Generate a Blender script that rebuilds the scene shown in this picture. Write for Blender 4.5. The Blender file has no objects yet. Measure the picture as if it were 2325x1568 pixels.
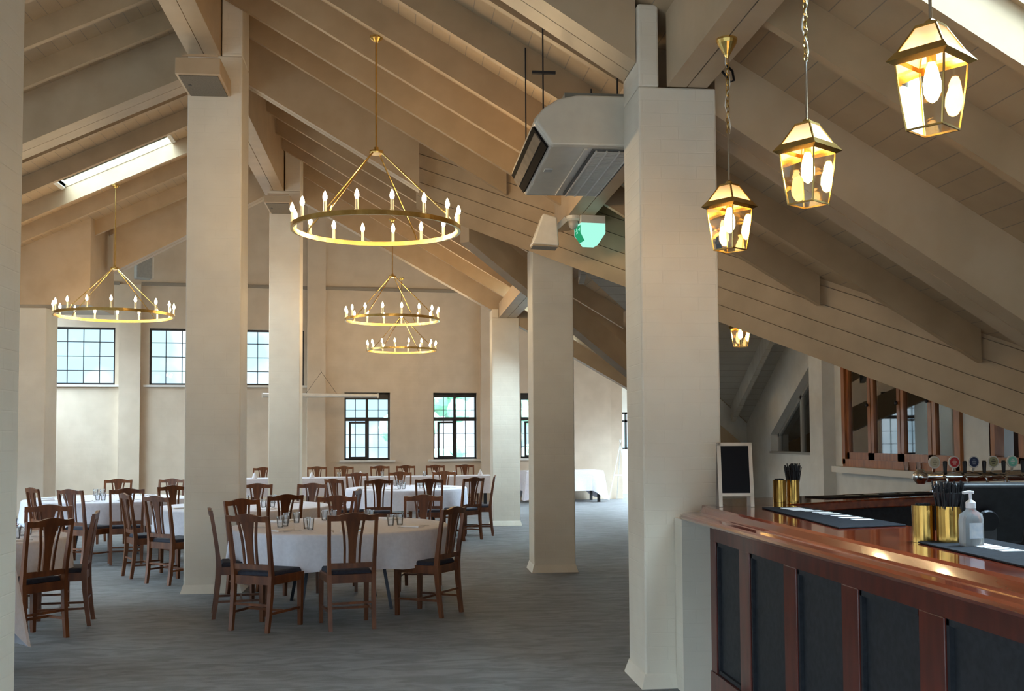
import bpy, bmesh, math, random
from mathutils import Vector, Matrix
random.seed(7)
PI = math.pi
R = math.radians
sc = bpy.context.scene
C = sc.collection

# ------------------------------------------------------------------ camera
YAW, PITCH, ROLL = R(6.0), math.atan(118 / 2450), .006
fw = Vector((math.sin(YAW) * math.cos(PITCH), math.cos(YAW) * math.cos(PITCH), math.sin(PITCH)))
rt = Vector((math.cos(YAW), -math.sin(YAW), 0))
up = rt.cross(fw)
rt2 = rt * math.cos(ROLL) - up * math.sin(ROLL)
up2 = up * math.cos(ROLL) + rt * math.sin(ROLL)
cam = bpy.data.objects.new('camera', bpy.data.cameras.new('camera'))
C.objects.link(cam)
cam.matrix_world = Matrix(((rt2.x, up2.x, -fw.x, 0), (rt2.y, up2.y, -fw.y, 0), (rt2.z, up2.z, -fw.z, 1.6), (0, 0, 0, 1)))
cam.data.sensor_width = 36
cam.data.lens = 36 * 2450 / 2325
cam.data.shift_y = 88 / 2325
cam.data.clip_start = .05
cam.data.clip_end = 300
sc.camera = cam

SKY_LOW, SKY_TOP = 1.25, 38.0
# ------------------------------------------------------------------ world + exposure
w = bpy.data.worlds.new('daylight'); sc.world = w; w.use_nodes = True
wn = w.node_tree; wn.nodes.clear()
wo = wn.nodes.new('ShaderNodeOutputWorld'); bg = wn.nodes.new('ShaderNodeBackground')
tc = wn.nodes.new('ShaderNodeTexCoord'); nz = wn.nodes.new('ShaderNodeTexNoise'); cr = wn.nodes.new('ShaderNodeValToRGB')
nz.inputs['Scale'].default_value = 14; nz.inputs['Detail'].default_value = 4
cr.color_ramp.elements[0].position = .42; cr.color_ramp.elements[0].color = (.36, .57, .72, 1)
cr.color_ramp.elements[1].position = .60; cr.color_ramp.elements[1].color = (.76, .89, 1.0, 1)
wn.links.new(tc.outputs['Generated'], nz.inputs['Vector']); wn.links.new(nz.outputs['Fac'], cr.inputs['Fac'])
wn.links.new(cr.outputs['Color'], bg.inputs['Color'])
sx = wn.nodes.new('ShaderNodeSeparateXYZ'); mr = wn.nodes.new('ShaderNodeMapRange'); wn.links.new(tc.outputs['Generated'], sx.inputs[0]); wn.links.new(sx.outputs[2], mr.inputs[0])
mr.inputs[1].default_value = .10; mr.inputs[2].default_value = 1.0; mr.inputs[3].default_value = SKY_LOW; mr.inputs[4].default_value = SKY_TOP   # overcast sky: brighter overhead
wn.links.new(mr.outputs[0], bg.inputs['Strength'])
wn.links.new(bg.outputs[0], wo.inputs[0])
vs = sc.view_settings
vs.view_transform = 'Standard'; vs.look = 'None'; vs.gamma = 1; vs.use_curve_mapping = False
vs.exposure = 0.95
sc.cycles.max_bounces = 8
sc.cycles.diffuse_bounces = 5
sc.cycles.sample_clamp_indirect = 4
sc.cycles.use_light_tree = True
BULB = 115.0       # emission of candle bulbs
LBULB = 50.0       # emission of lantern bulbs

# ------------------------------------------------------------------ materials
def new_mat(name):
    m = bpy.data.materials.new(name); m.use_nodes = True
    return m, m.node_tree, m.node_tree.nodes['Principled BSDF']
def plain(name, col, rough=.5, metal=0., **k):
    m, t, p = new_mat(name)
    p.inputs['Base Color'].default_value = (*col, 1); p.inputs['Roughness'].default_value = rough
    p.inputs['Metallic'].default_value = metal
    for a, b in k.items(): p.inputs[a.replace('_', ' ')].default_value = b
    return m
def N(t, typ, **k):
    n = t.nodes.new(typ)
    for a, b in k.items(): setattr(n, a, b)
    return n
def noisy(name, c1, c2, scale=20, rough=.6, bump=.1, stretch=(1, 1, 1), detail=4, metal=0., dist=.01, lo=.35, hi=.65, **k):
    m, t, p = new_mat(name)
    tcn = N(t, 'ShaderNodeTexCoord'); mp = N(t, 'ShaderNodeMapping'); mp.inputs['Scale'].default_value = stretch
    no = N(t, 'ShaderNodeTexNoise'); no.inputs['Scale'].default_value = scale; no.inputs['Detail'].default_value = detail
    r = N(t, 'ShaderNodeValToRGB'); r.color_ramp.elements[0].position = lo; r.color_ramp.elements[1].position = hi
    r.color_ramp.elements[0].color = (*c1, 1); r.color_ramp.elements[1].color = (*c2, 1)
    t.links.new(tcn.outputs['Object'], mp.inputs[0]); t.links.new(mp.outputs[0], no.inputs['Vector'])
    t.links.new(no.outputs['Fac'], r.inputs[0]); t.links.new(r.outputs[0], p.inputs['Base Color'])
    if bump:
        b = N(t, 'ShaderNodeBump'); b.inputs['Strength'].default_value = bump; b.inputs['Distance'].default_value = dist
        t.links.new(no.outputs['Fac'], b.inputs['Height']); t.links.new(b.outputs[0], p.inputs['Normal'])
    p.inputs['Roughness'].default_value = rough; p.inputs['Metallic'].default_value = metal
    for a, bb in k.items(): p.inputs[a.replace('_', ' ')].default_value = bb
    return m
def brick_paint(name, c1, c2, strength=.35):
    """painted brick: courses run round all four sides of a pillar"""
    m, t, p = new_mat(name)
    tcn = N(t, 'ShaderNodeTexCoord'); sp = N(t, 'ShaderNodeSeparateXYZ'); ad = N(t, 'ShaderNodeMath', operation='ADD'); cb = N(t, 'ShaderNodeCombineXYZ')
    t.links.new(tcn.outputs['Object'], sp.inputs[0])
    t.links.new(sp.outputs[0], ad.inputs[0]); t.links.new(sp.outputs[1], ad.inputs[1])
    t.links.new(ad.outputs[0], cb.inputs[0]); t.links.new(sp.outputs[2], cb.inputs[1])
    br = N(t, 'ShaderNodeTexBrick'); br.inputs['Scale'].default_value = 1
    br.inputs['Brick Width'].default_value = .235; br.inputs['Row Height'].default_value = .086
    br.inputs['Mortar Size'].default_value = .004; br.inputs['Mortar Smooth'].default_value = .8
    br.inputs['Color1'].default_value = (1, 1, 1, 1); br.inputs['Color2'].default_value = (.8, .8, .8, 1); br.inputs['Mortar'].default_value = (0, 0, 0, 1)
    t.links.new(cb.outputs[0], br.inputs['Vector'])
    no = N(t, 'ShaderNodeTexNoise'); no.inputs['Scale'].default_value = 14; no.inputs['Detail'].default_value = 6
    t.links.new(tcn.outputs['Object'], no.inputs['Vector'])
    mx = N(t, 'ShaderNodeMath', operation='MULTIPLY_ADD'); mx.inputs[1].default_value = .6
    t.links.new(no.outputs['Fac'], mx.inputs[0]); t.links.new(br.outputs['Color'], mx.inputs[2])
    b = N(t, 'ShaderNodeBump'); b.inputs['Strength'].default_value = strength; b.inputs['Distance'].default_value = .012
    t.links.new(mx.outputs[0], b.inputs['Height']); t.links.new(b.outputs[0], p.inputs['Normal'])
    n2 = N(t, 'ShaderNodeTexNoise'); n2.inputs['Scale'].default_value = 2.5
    t.links.new(tcn.outputs['Object'], n2.inputs['Vector'])
    r = N(t, 'ShaderNodeValToRGB'); r.color_ramp.elements[0].position = .35; r.color_ramp.elements[1].position = .65
    r.color_ramp.elements[0].color = (*c1, 1); r.color_ramp.elements[1].color = (*c2, 1)
    t.links.new(n2.outputs['Fac'], r.inputs[0]); t.links.new(r.outputs[0], p.inputs['Base Color'])
    p.inputs['Roughness'].default_value = .55
    return m
def board_paint(name, c1, c2, axis=0, pitch=.14, gap=.04, line=(.25, .2, .15), rough=.55):
    """painted boards: a groove every <pitch> metres along one object axis"""
    m, t, p = new_mat(name)
    tcn = N(t, 'ShaderNodeTexCoord'); sp = N(t, 'ShaderNodeSeparateXYZ'); t.links.new(tcn.outputs['Object'], sp.inputs[0])
    dv = N(t, 'ShaderNodeMath', operation='DIVIDE'); dv.inputs[1].default_value = pitch; t.links.new(sp.outputs[axis], dv.inputs[0])
    fr = N(t, 'ShaderNodeMath', operation='FRACT'); t.links.new(dv.outputs[0], fr.inputs[0])
    lt = N(t, 'ShaderNodeMath', operation='LESS_THAN'); lt.inputs[1].default_value = gap; t.links.new(fr.outputs[0], lt.inputs[0])
    no = N(t, 'ShaderNodeTexNoise'); no.inputs['Scale'].default_value = 3; no.inputs['Detail'].default_value = 5
    t.links.new(tcn.outputs['Object'], no.inputs['Vector'])
    r = N(t, 'ShaderNodeValToRGB'); r.color_ramp.elements[0].position = .35; r.color_ramp.elements[1].position = .65
    r.color_ramp.elements[0].color = (*c1, 1); r.color_ramp.elements[1].color = (*c2, 1)
    t.links.new(no.outputs['Fac'], r.inputs[0])
    mx = N(t, 'ShaderNodeMix', data_type='RGBA'); t.links.new(lt.outputs[0], mx.inputs[0]); t.links.new(r.outputs[0], mx.inputs[6]); mx.inputs[7].default_value = (*line, 1)
    t.links.new(mx.outputs[2], p.inputs['Base Color'])
    b = N(t, 'ShaderNodeBump', invert=True); b.inputs['Strength'].default_value = .5; b.inputs['Distance'].default_value = .01
    t.links.new(lt.outputs[0], b.inputs['Height']); t.links.new(b.outputs[0], p.inputs['Normal'])
    p.inputs['Roughness'].default_value = rough
    return m
def wood(name, c1, c2, rough=.3, scale=6, stretch=(6, 1, 1), coat=0.):
    m = noisy(name, c1, c2, scale=scale, rough=rough, bump=.04, stretch=stretch, detail=6, dist=.004)
    m.node_tree.nodes['Principled BSDF'].inputs['Coat Weight'].default_value = coat
    m.node_tree.nodes['Principled BSDF'].inputs['Coat Roughness'].default_value = .06
    return m
def glow(name, col, strength):
    m = bpy.data.materials.new(name); m.use_nodes = True; t = m.node_tree; t.nodes.clear()
    o = N(t, 'ShaderNodeOutputMaterial'); e = N(t, 'ShaderNodeEmission')
    e.inputs[0].default_value = (*col, 1); e.inputs[1].default_value = strength; t.links.new(e.outputs[0], o.inputs[0])
    return m
def glassy(name, tint=(1, 1, 1), refl=.12, rough=.02):
    """thin pane: mostly clear, part mirror"""
    m = bpy.data.materials.new(name); m.use_nodes = True; t = m.node_tree; t.nodes.clear()
    o = N(t, 'ShaderNodeOutputMaterial'); tr = N(t, 'ShaderNodeBsdfTransparent'); gl = N(t, 'ShaderNodeBsdfGlossy'); mx = N(t, 'ShaderNodeMixShader')
    tr.inputs[0].default_value = (*tint, 1); gl.inputs['Roughness'].default_value = rough
    fr = N(t, 'ShaderNodeFresnel'); fr.inputs[0].default_value = 1.5
    ad = N(t, 'ShaderNodeMath', operation='ADD', use_clamp=True); ad.inputs[1].default_value = refl
    t.links.new(fr.outputs[0], ad.inputs[0]); t.links.new(ad.outputs[0], mx.inputs[0])
    t.links.new(tr.outputs[0], mx.inputs[1]); t.links.new(gl.outputs[0], mx.inputs[2]); t.links.new(mx.outputs[0], o.inputs[0])
    return m
M = {}
M['brick'] = brick_paint('cream_painted_brick', (.74, .665, .55), (.80, .73, .61), .2)
M['brickwall'] = brick_paint('painted_brick_wall', (.62, .52, .40), (.68, .575, .45), .15)
M['plaster'] = noisy('pale_plaster', (.70, .70, .67), (.76, .76, .73), 5, .6, .05)
M['rafter'] = noisy('cream_painted_timber', (.40, .28, .16), (.46, .325, .19), 3, .5, .03, (1, 1, 1))
M['boards'] = board_paint('ceiling_boards', (.42, .30, .18), (.47, .34, .205), 0, .15, .035)
M['band'] = board_paint('boarded_beam', (.58, .50, .395), (.64, .55, .44), 2, .19, .03)
M['truss'] = noisy('truss_paint', (.46, .34, .215), (.52, .39, .255), 3, .45, .03)
M['carpet'] = None
M['chair'] = wood('chair_wood', (.105, .031, .010), (.205, .068, .022), .34, 5, (3, 3, .6))
M['cushion'] = noisy('dark_cushion', (.012, .014, .028), (.022, .026, .045), 60, .75, .1)
M['cloth'] = noisy('white_cloth', (.80, .80, .88), (.86, .86, .94), 30, .8, .08)
M['napkin'] = noisy('napkin_white', (.84, .84, .88), (.90, .90, .93), 40, .8, .05)
M['dark_metal'] = plain('dark_metal', (.03, .03, .035), .4, .6)
M['bar_top'] = wood('bar_top_wood', (.12, .014, .006), (.25, .036, .012), .16, 4, (5, .5, 5), .9)
M['bar_frame'] = wood('bar_frame_wood', (.085, .013, .007), (.15, .024, .012), .3, 5, (3, 3, .7), .2)
M['bar_panel'] = noisy('bar_panel_dark', (.018, .020, .025), (.030, .032, .039), 30, .55, .05, Specular_IOR_Level=.3)
M['brass'] = noisy('brass', (.60, .40, .12), (.75, .53, .20), 12, .25, 0, metal=1.)
M['gold'] = noisy('gold_metal', (.42, .24, .06), (.55, .33, .09), 8, .16, 0, metal=1.)
M['chrome'] = plain('chrome', (.75, .76, .78), .12, 1.)
M['candle'] = plain('candle_sleeve', (.80, .72, .50), .4)
M['black'] = noisy('black_plastic', (.010, .010, .012), (.018, .018, .022), 30, .45, .03)
M['rubber'] = noisy('rubber_mat', (.012, .014, .018), (.022, .025, .032), 60, .8, .15, Specular_IOR_Level=.15)
M['white'] = noisy('white_plastic', (.70, .68, .62), (.76, .74, .68), 10, .4, .02)
M['ac'] = noisy('unit_casing', (.58, .52, .43), (.62, .56, .46), 10, .28, .01)
M['winframe'] = noisy('dark_window_frame', (.020, .018, .018), (.03, .027, .027), 15, .4, .02)
M['pane'] = glassy('window_pane', (.97, 1, 1), .0)
M['hatchpane'] = glassy('hatch_glass', (.75, .75, .72), .12)
M['lantern_glass'] = glassy('lantern_glass', (1, .98, .93), .0, .04)
M['frost'] = glassy('frosted_roof_glass', (.55, .5, .42), .0, .4)
M['glass'] = glassy('tumbler_glass', (.93, .96, .98), .16, .05)
M['sill'] = plain('sill_paint', (.75, .73, .68), .5)
M['hatch'] = wood('hatch_timber', (.26, .080, .018), (.42, .145, .035), .3, 5, (3, 3, .6), .3)
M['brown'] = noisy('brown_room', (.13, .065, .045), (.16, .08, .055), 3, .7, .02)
M['bulb'] = glow('candle_bulb_glow', (1, .70, .36), BULB)
M['lbulb'] = glow('lantern_bulb_glow', (1, .60, .20), LBULB)
M['exit'] = glow('exit_lit_white', (.42, 1, .80), .52)
M['exitg'] = glow('exit_lit_green', (.03, .42, .18), .4)
M['leaf'] = noisy('leaf_green', (.18, .36, .24), (.36, .55, .40), 3, .8, .3)
def frost():
    m = M['frost']; t = m.node_tree; o = [n for n in t.nodes if n.type == 'OUTPUT_MATERIAL'][0]
    tl = N(t, 'ShaderNodeBsdfTranslucent'); df = N(t, 'ShaderNodeBsdfDiffuse'); a = N(t, 'ShaderNodeMixShader'); b = N(t, 'ShaderNodeMixShader'); tr = N(t, 'ShaderNodeBsdfTransparent')
    tl.inputs[0].default_value = df.inputs[0].default_value = (.88, .84, .78, 1); a.inputs[0].default_value = .5; b.inputs[0].default_value = .3
    t.links.new(tl.outputs[0], a.inputs[1]); t.links.new(df.outputs[0], a.inputs[2]); t.links.new(a.outputs[0], b.inputs[1]); t.links.new(tr.outputs[0], b.inputs[2]); t.links.new(b.outputs[0], o.inputs[0])
frost()
def carpet():
    m, t, p = new_mat('grey_carpet')
    tcn = N(t, 'ShaderNodeTexCoord'); mp = N(t, 'ShaderNodeMapping'); mp.inputs['Scale'].default_value = (1.0, 2.6, 1); mp.inputs['Rotation'].default_value = (0, 0, .25)
    n1 = N(t, 'ShaderNodeTexNoise'); n1.inputs['Scale'].default_value = 2.6; n1.inputs['Detail'].default_value = 6; n1.inputs['Roughness'].default_value = .62; n1.inputs['Distortion'].default_value = 1.2
    n2 = N(t, 'ShaderNodeTexNoise'); n2.inputs['Scale'].default_value = 220
    r = N(t, 'ShaderNodeValToRGB'); r.color_ramp.elements[0].position = .40; r.color_ramp.elements[1].position = .62
    r.color_ramp.elements[0].color = (.018, .015, .0135, 1); r.color_ramp.elements[1].color = (.11, .107, .112, 1)
    t.links.new(tcn.outputs['Object'], mp.inputs[0]); t.links.new(mp.outputs[0], n1.inputs['Vector']); t.links.new(tcn.outputs['Object'], n2.inputs['Vector'])
    t.links.new(n1.outputs['Fac'], r.inputs[0]); t.links.new(r.outputs[0], p.inputs['Base Color'])
    b = N(t, 'ShaderNodeBump'); b.inputs['Strength'].default_value = .5; b.inputs['Distance'].default_value = .01
    t.links.new(n2.outputs['Fac'], b.inputs['Height']); t.links.new(b.outputs[0], p.inputs['Normal'])
    p.inputs['Roughness'].default_value = .6
    p.inputs['Sheen Weight'].default_value = .28; p.inputs['Sheen Roughness'].default_value = .5
    return m
M['carpet'] = carpet()

# ------------------------------------------------------------------ helpers
def obj(name, bm, mat, parent=None, smooth=False, loc=None, rotz=None):
    bmesh.ops.recalc_face_normals(bm, faces=bm.faces[:])
    me = bpy.data.meshes.new(name); bm.to_mesh(me); bm.free()
    for mm in (mat if isinstance(mat, (list, tuple)) else [mat]): me.materials.append(mm)
    if smooth:
        for f in me.polygons: f.use_smooth = True
    o = bpy.data.objects.new(name, me); C.objects.link(o)
    if parent: o.parent = parent
    if loc: o.location = loc
    if rotz is not None: o.rotation_euler.z = rotz
    return o
def tag(o, label, cat, group=None, kind=None):
    o['label'] = label; o['category'] = cat
    if group: o['group'] = group
    if kind: o['kind'] = kind
    return o
def thing(name, label, cat, loc=(0, 0, 0), rotz=0, group=None):
    o = bpy.data.objects.new(name, None); C.objects.link(o); o.empty_display_size = .1
    o.location = loc; o.rotation_euler.z = rotz
    return tag(o, label, cat, group)
def struct(name, bm, m, parent=None, **k):
    o = obj(name, bm, m, parent, **k)
    if not parent: o['kind'] = 'structure'
    return o
def box(bm, x0, x1, y0, y1, z0, z1, mi=0):
    v = [bm.verts.new(p) for p in ((x0, y0, z0), (x1, y0, z0), (x1, y1, z0), (x0, y1, z0), (x0, y0, z1), (x1, y0, z1), (x1, y1, z1), (x0, y1, z1))]
    for q in ((0, 3, 2, 1), (4, 5, 6, 7), (0, 1, 5, 4), (1, 2, 6, 5), (2, 3, 7, 6), (3, 0, 4, 7)):
        bm.faces.new([v[i] for i in q]).material_index = mi
def BX(*a):
    bm = bmesh.new(); box(bm, *a); return bm
def prism(bm, bot, top, mi=0):
    a = [bm.verts.new(p) for p in bot]; b = [bm.verts.new(p) for p in top]; n = len(a)
    bm.faces.new(a[::-1]).material_index = mi; bm.faces.new(b).material_index = mi
    for i in range(n): bm.faces.new((a[i], a[(i + 1) % n], b[(i + 1) % n], b[i])).material_index = mi
def bar(bm, p, q, wx, wy, upv=(0, 0, 1), w2=None):
    """rectangular bar from p to q; w2 = end sizes for a taper"""
    p, q = Vector(p), Vector(q); d = (q - p).normalized(); u = Vector(upv)
    s = d.cross(u)
    if s.length < 1e-4: s = Vector((1, 0, 0))
    s.normalize(); t = s.cross(d).normalized()
    w2 = w2 or (wx, wy); A = []
    for c, (a, b) in ((p, (wx, wy)), (q, w2)):
        A.append([c + s * i * a / 2 + t * j * b / 2 for i, j in ((-1, -1), (1, -1), (1, 1), (-1, 1))])
    prism(bm, A[0], A[1])
def lathe(bm, prof, n=24, c=(0, 0, 0), caps=True, mi=0):
    rings = []
    for r, z in prof:
        rings.append([bm.verts.new((c[0] + r * math.cos(2 * PI * i / n), c[1] + r * math.sin(2 * PI * i / n), c[2] + z)) for i in range(n)])
    for a, b in zip(rings, rings[1:]):
        for i in range(n): bm.faces.new((a[i], a[(i + 1) % n], b[(i + 1) % n], b[i])).material_index = mi
    if caps:
        bm.faces.new(rings[0][::-1]).material_index = mi; bm.faces.new(rings[-1]).material_index = mi
def tube(bm, pts, r, n=8, closed=False):
    pts = [Vector(p) for p in pts]; rings = []; m = len(pts); ref = None
    for i, p in enumerate(pts):
        if closed: d = pts[(i + 1) % m] - pts[i - 1]
        else: d = pts[min(i + 1, m - 1)] - pts[max(i - 1, 0)]
        d.normalize()
        if ref is None: ref = Vector((0, 0, 1)) if abs(d.z) < .9 else Vector((1, 0, 0))
        s = d.cross(ref).normalized(); t = s.cross(d).normalized(); ref = t
        rr = r[i] if isinstance(r, (list, tuple)) else r
        rings.append([bm.verts.new(p + (s * math.cos(2 * PI * k / n) + t * math.sin(2 * PI * k / n)) * rr) for k in range(n)])
    pr = list(zip(rings, rings[1:])) + ([(rings[-1], rings[0])] if closed else [])
    for a, b in pr:
        for k in range(n): bm.faces.new((a[k], a[(k + 1) % n], b[(k + 1) % n], b[k]))
    if not closed: bm.faces.new(rings[0][::-1]); bm.faces.new(rings[-1])
def bevel(o, wd=.004, seg=2):
    m = o.modifiers.new('bevel', 'BEVEL'); m.width = wd; m.segments = seg; m.limit_method = 'ANGLE'; m.angle_limit = R(40)
    return o
def copy_tree(o, parent=None):
    c = o.copy(); C.objects.link(c); c.parent = parent
    for ch in list(o.children): copy_tree(ch, c)
    return c
def holes(bm, x0, x1, z0, z1, hs, y0, y1):
    """wall slab in the x-z plane, y0..y1 thick, with rectangular holes (x0,x1,z0,z1)"""
    xs = sorted({x0, x1, *[h[0] for h in hs], *[h[1] for h in hs]}); zs = sorted({z0, z1, *[h[2] for h in hs], *[h[3] for h in hs]})
    for a, b in zip(xs, xs[1:]):
        run = None
        for c, d in zip(zs, zs[1:]):
            mx, mz = (a + b) / 2, (c + d) / 2
            solid = not any(h[0] < mx < h[1] and h[2] < mz < h[3] for h in hs)
            if solid: run = (run[0], d) if run else (c, d)
            elif run: box(bm, a, b, y0, y1, *run); run = None
        if run: box(bm, a, b, y0, y1, *run)

# ================================================================== SETTING
RU = -2.04                                   # ridge line
def zr(u): return 5.41 - .6 * u              # underside of boards, right slope
def zl(u): return 7.63 + .46 * u             # left slope
GV = 12.887                                  # ridge of the cross gable
def zg(v): return 5.41 - .6 * .713 - .6 * abs(v - GV)

struct('floor', BX(-14, 12, -4, 34, -.1, 0), M['carpet'])

# roof boards ------------------------------------------------------
bm = bmesh.new()
def patch(pts, zf, th=.05):
    b = [(u, v, zf(u, v)) for u, v in pts]; prism(bm, b, [(x, y, z + th) for x, y, z in b])
r = lambda u, v: zr(u); l = lambda u, v: zl(u); g = lambda u, v: zg(v)
patch([(RU, -2.8), (7, -2.8), (7, 3.95), (RU, 3.95)], r)
patch([(RU, 3.95), (2.3, 3.95), (2.3, 4.75), (RU, 4.75)], r); patch([(3.9, 3.95), (7, 3.95), (7, 4.75), (3.9, 4.75)], r)
patch([(RU, 4.75), (7, 4.75), (7, 6.6), (RU, 6.6)], r)
patch([(RU, 6.6), (7, 6.6), (13.6 - GV, GV), (RU, GV)], r)
patch([(RU, GV), (.713, GV), (17.65 - 12.17, 17.65), (RU, 17.65)], r)
patch([(RU, 17.65), (2.0, 17.65), (2.0, 18.6), (RU, 18.6)], r); patch([(3.2, 17.65), (5.48, 17.65), (6.43, 18.6), (3.2, 18.6)], r)
patch([(RU, 18.6), (6.43, 18.6), (7, 19.17), (7, 19.6), (RU, 19.6)], r)
patch([(RU, 19.6), (7, 19.6), (7, 30), (RU, 30)], lambda u, v: zr(u) + 1.9)
patch([(-9, 19.6), (RU, 19.6), (RU, 30), (-9, 30)], lambda u, v: zl(u) + 1.9)
prism(bm, [(RU, 19.6, zr(RU) - .1), (7, 19.6, zr(7) - .1), (7, 19.66, zr(7) - .1), (RU, 19.66, zr(RU) - .1)], [(RU, 19.6, zr(RU) + 1.95), (7, 19.6, zr(7) + 1.95), (7, 19.66, zr(7) + 1.95), (RU, 19.66, zr(RU) + 1.95)])
prism(bm, [(-9, 19.6, zl(-9) - .1), (RU, 19.6, zl(RU) - .1), (RU, 19.66, zl(RU) - .1), (-9, 19.66, zl(-9) - .1)], [(-9, 19.6, zl(-9) + 1.95), (RU, 19.6, zl(RU) + 1.95), (RU, 19.66, zl(RU) + 1.95), (-9, 19.66, zl(-9) + 1.95)])
patch([(-9, -2.8), (RU, -2.8), (RU, 15.62), (-9, 15.62)], l)
patch([(-9, 15.62), (-4.95, 15.62), (-4.95, 16.56), (-9, 16.56)], l); patch([(-3.4, 15.62), (RU, 15.62), (RU, 16.56), (-3.4, 16.56)], l)
patch([(-9, 16.56), (RU, 16.56), (RU, 19.6), (-9, 19.6)], l)
ceiling = struct('ceiling', bm, M['boards'])
bm = bmesh.new()
patch([(13.6 - GV, GV), (7, 6.6), (12, 6.6), (12, GV)], g); patch([(.713, GV), (12, GV), (12, 19.17), (7, 19.17)], g)
cg_mat = board_paint('wing_ceiling_boards', (.50, .49, .45), (.56, .55, .50), 1, .15, .03)
obj('wing_ceiling', bm, cg_mat, ceiling)

# rafters ----------------------------------------------------------
RAFTERS = [-1.9, -.95, .05, 1.0, 1.95, 2.9, 3.85, 4.82, 5.77, 7.65, 8.65, 9.65, 10.52, 11.42, 12.3, 14.4, 15.5, 16.6, 17.5, 18.75]
for v in RAFTERS:
    h = .28; wd = .035
    # right
    ue = 7.0 if v < 6.6 else (13.6 - v if v < GV else min(7.0, v - 12.17))
    ue -= .06
    bm = bmesh.new()
    for s in (0,):
        a = [(RU + .17, v - wd, zr(RU + .17) - h), (ue, v - wd, zr(ue) - h), (ue, v + wd, zr(ue) - h), (RU + .17, v + wd, zr(RU + .17) - h)]
        prism(bm, a, [(x, y, z + h) for x, y, z in a])
    obj('rafter', bm, M['rafter'], ceiling)
    bm = bmesh.new()
    h = .25
    a = [(-9, v - wd, zl(-9) - h), (RU - .17, v - wd, zl(RU - .17) - h), (RU - .17, v + wd, zl(RU - .17) - h), (-9, v + wd, zl(-9) - h)]
    prism(bm, a, [(x, y, z + h) for x, y, z in a])
    obj('rafter', bm, M['rafter'], ceiling)
for u in (2.5, 3.55, 4.6, 5.6):               # rafters of the cross gable, far slope
    v0 = GV + .1; v1 = min(19.1, u + 12.17 - .08) if u < 6.9 else 19
    a = [(u - .04, v0, zg(v0) - .28), (u + .04, v0, zg(v0) - .28), (u + .04, v1, zg(v1) - .28), (u - .04, v1, zg(v1) - .28)]
    bm = bmesh.new(); prism(bm, a, [(x, y, z + .28) for x, y, z in a]); obj('rafter', bm, cg_mat, ceiling)

# deep trusses (two planks each with a joint between) ---------------
def truss(u0, u1, zf, topf, v0, v1, mat=None):
    bm = bmesh.new(); gap = .012; vm = (v0 + v1) / 2
    for a, b in ((v0, vm - gap / 2), (vm + gap / 2, v1)):
        prism(bm, [(u0, a, zf(u0)), (u1, a, zf(u1)), (u1, b, zf(u1)), (u0, b, zf(u0))], [(u0, a, topf(u0)), (u1, a, topf(u1)), (u1, b, topf(u1)), (u0, b, topf(u0))])
    return obj('truss_beam', bm, mat or M['truss'], ceiling)
truss(RU + .17, 1.55, lambda u: 5.04 - .64 * u, zr, 6.85, 7.25)
truss(2.08, 6.7, lambda u: 5.04 - .64 * u, zr, 6.85, 7.25)
truss(-8.9, RU - .17, lambda u: zl(u) - .5, zl, 6.85, 7.25)
truss(RU + .17, .25, lambda u: 4.755 - .6 * u, zr, 13.0, 13.24)
truss(-8.9, RU - .17, lambda u: 7.04 + .46 * u, zl, 12.95, 13.42)
truss(RU + .17, 6.9, lambda u: 4.836 - .57 * u, zr, 19.36, 19.6)
truss(-4.95, RU - .17, lambda u: 7.148 + .536 * u, zl, 19.3, 19.6)

# valley beam: deep, boarded, running diagonally ---------------------
def diag(u0, u1, K, sgn, zlow, ztop, th, mat, name):
    """vertical slab along the line v = K - sgn*u"""
    bm = bmesh.new(); n = th / math.sqrt(2)
    f = lambda u: K - sgn * u
    prism(bm, [(u0, f(u0), zlow(u0)), (u1, f(u1), zlow(u1)), (u1 + n, f(u1) + sgn * n, zlow(u1)), (u0 + n, f(u0) + sgn * n, zlow(u0))],
          [(u0, f(u0), ztop(u0)), (u1, f(u1), ztop(u1)), (u1 + n, f(u1) + sgn * n, ztop(u1)), (u0 + n, f(u0) + sgn * n, ztop(u0))])
    return obj(name, bm, mat, ceiling)
# boards of the band follow its own slope: built from five sloping planks
for k in range(5):
    lo = lambda u, k=k: 4.565 - .58 * u + k * .178
    hi = lambda u, k=k: 4.565 - .58 * u + (k + 1) * .178 - .008
    diag(.22, 7.0, 13.6, 1, lo, (hi if k < 4 else (lambda u: zr(u))), .12, M['rafter'], 'valley_plank')
diag(.22, 7.0, 13.66, 1, lambda u: 4.60 - .58 * u, zr, .10, M['truss'], 'valley_core')
diag(.74, 7.0, 12.17, -1, lambda u: 4.36 - .58 * u, lambda u: 4.74 - .58 * u, .14, M['truss'], 'far_valley_beam')

# ridge beam and pillar-row beam
def long_beam(u0, u1, v0, v1, z0, z1, name):
    bm = bmesh.new(); m = (u0 + u1) / 2
    box(bm, u0, m - .004, v0, v1, z0, z1); box(bm, m + .004, u1, v0, v1, z0, z1)
    return obj(name, bm, M['truss'], ceiling)
long_beam(-2.21, -1.87, -2.6, 19.6, 5.64, 6.42, 'ridge_beam')
long_beam(1.74, 2.01, -2.6, 6.79, 3.87, 4.36, 'row_beam')
long_beam(1.74, 2.01, 7.29, 11.9, 3.87, 4.3, 'row_beam')
long_beam(1.80, 2.12, 13.2, 19.33, 3.74, 4.0, 'row_beam')

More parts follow.
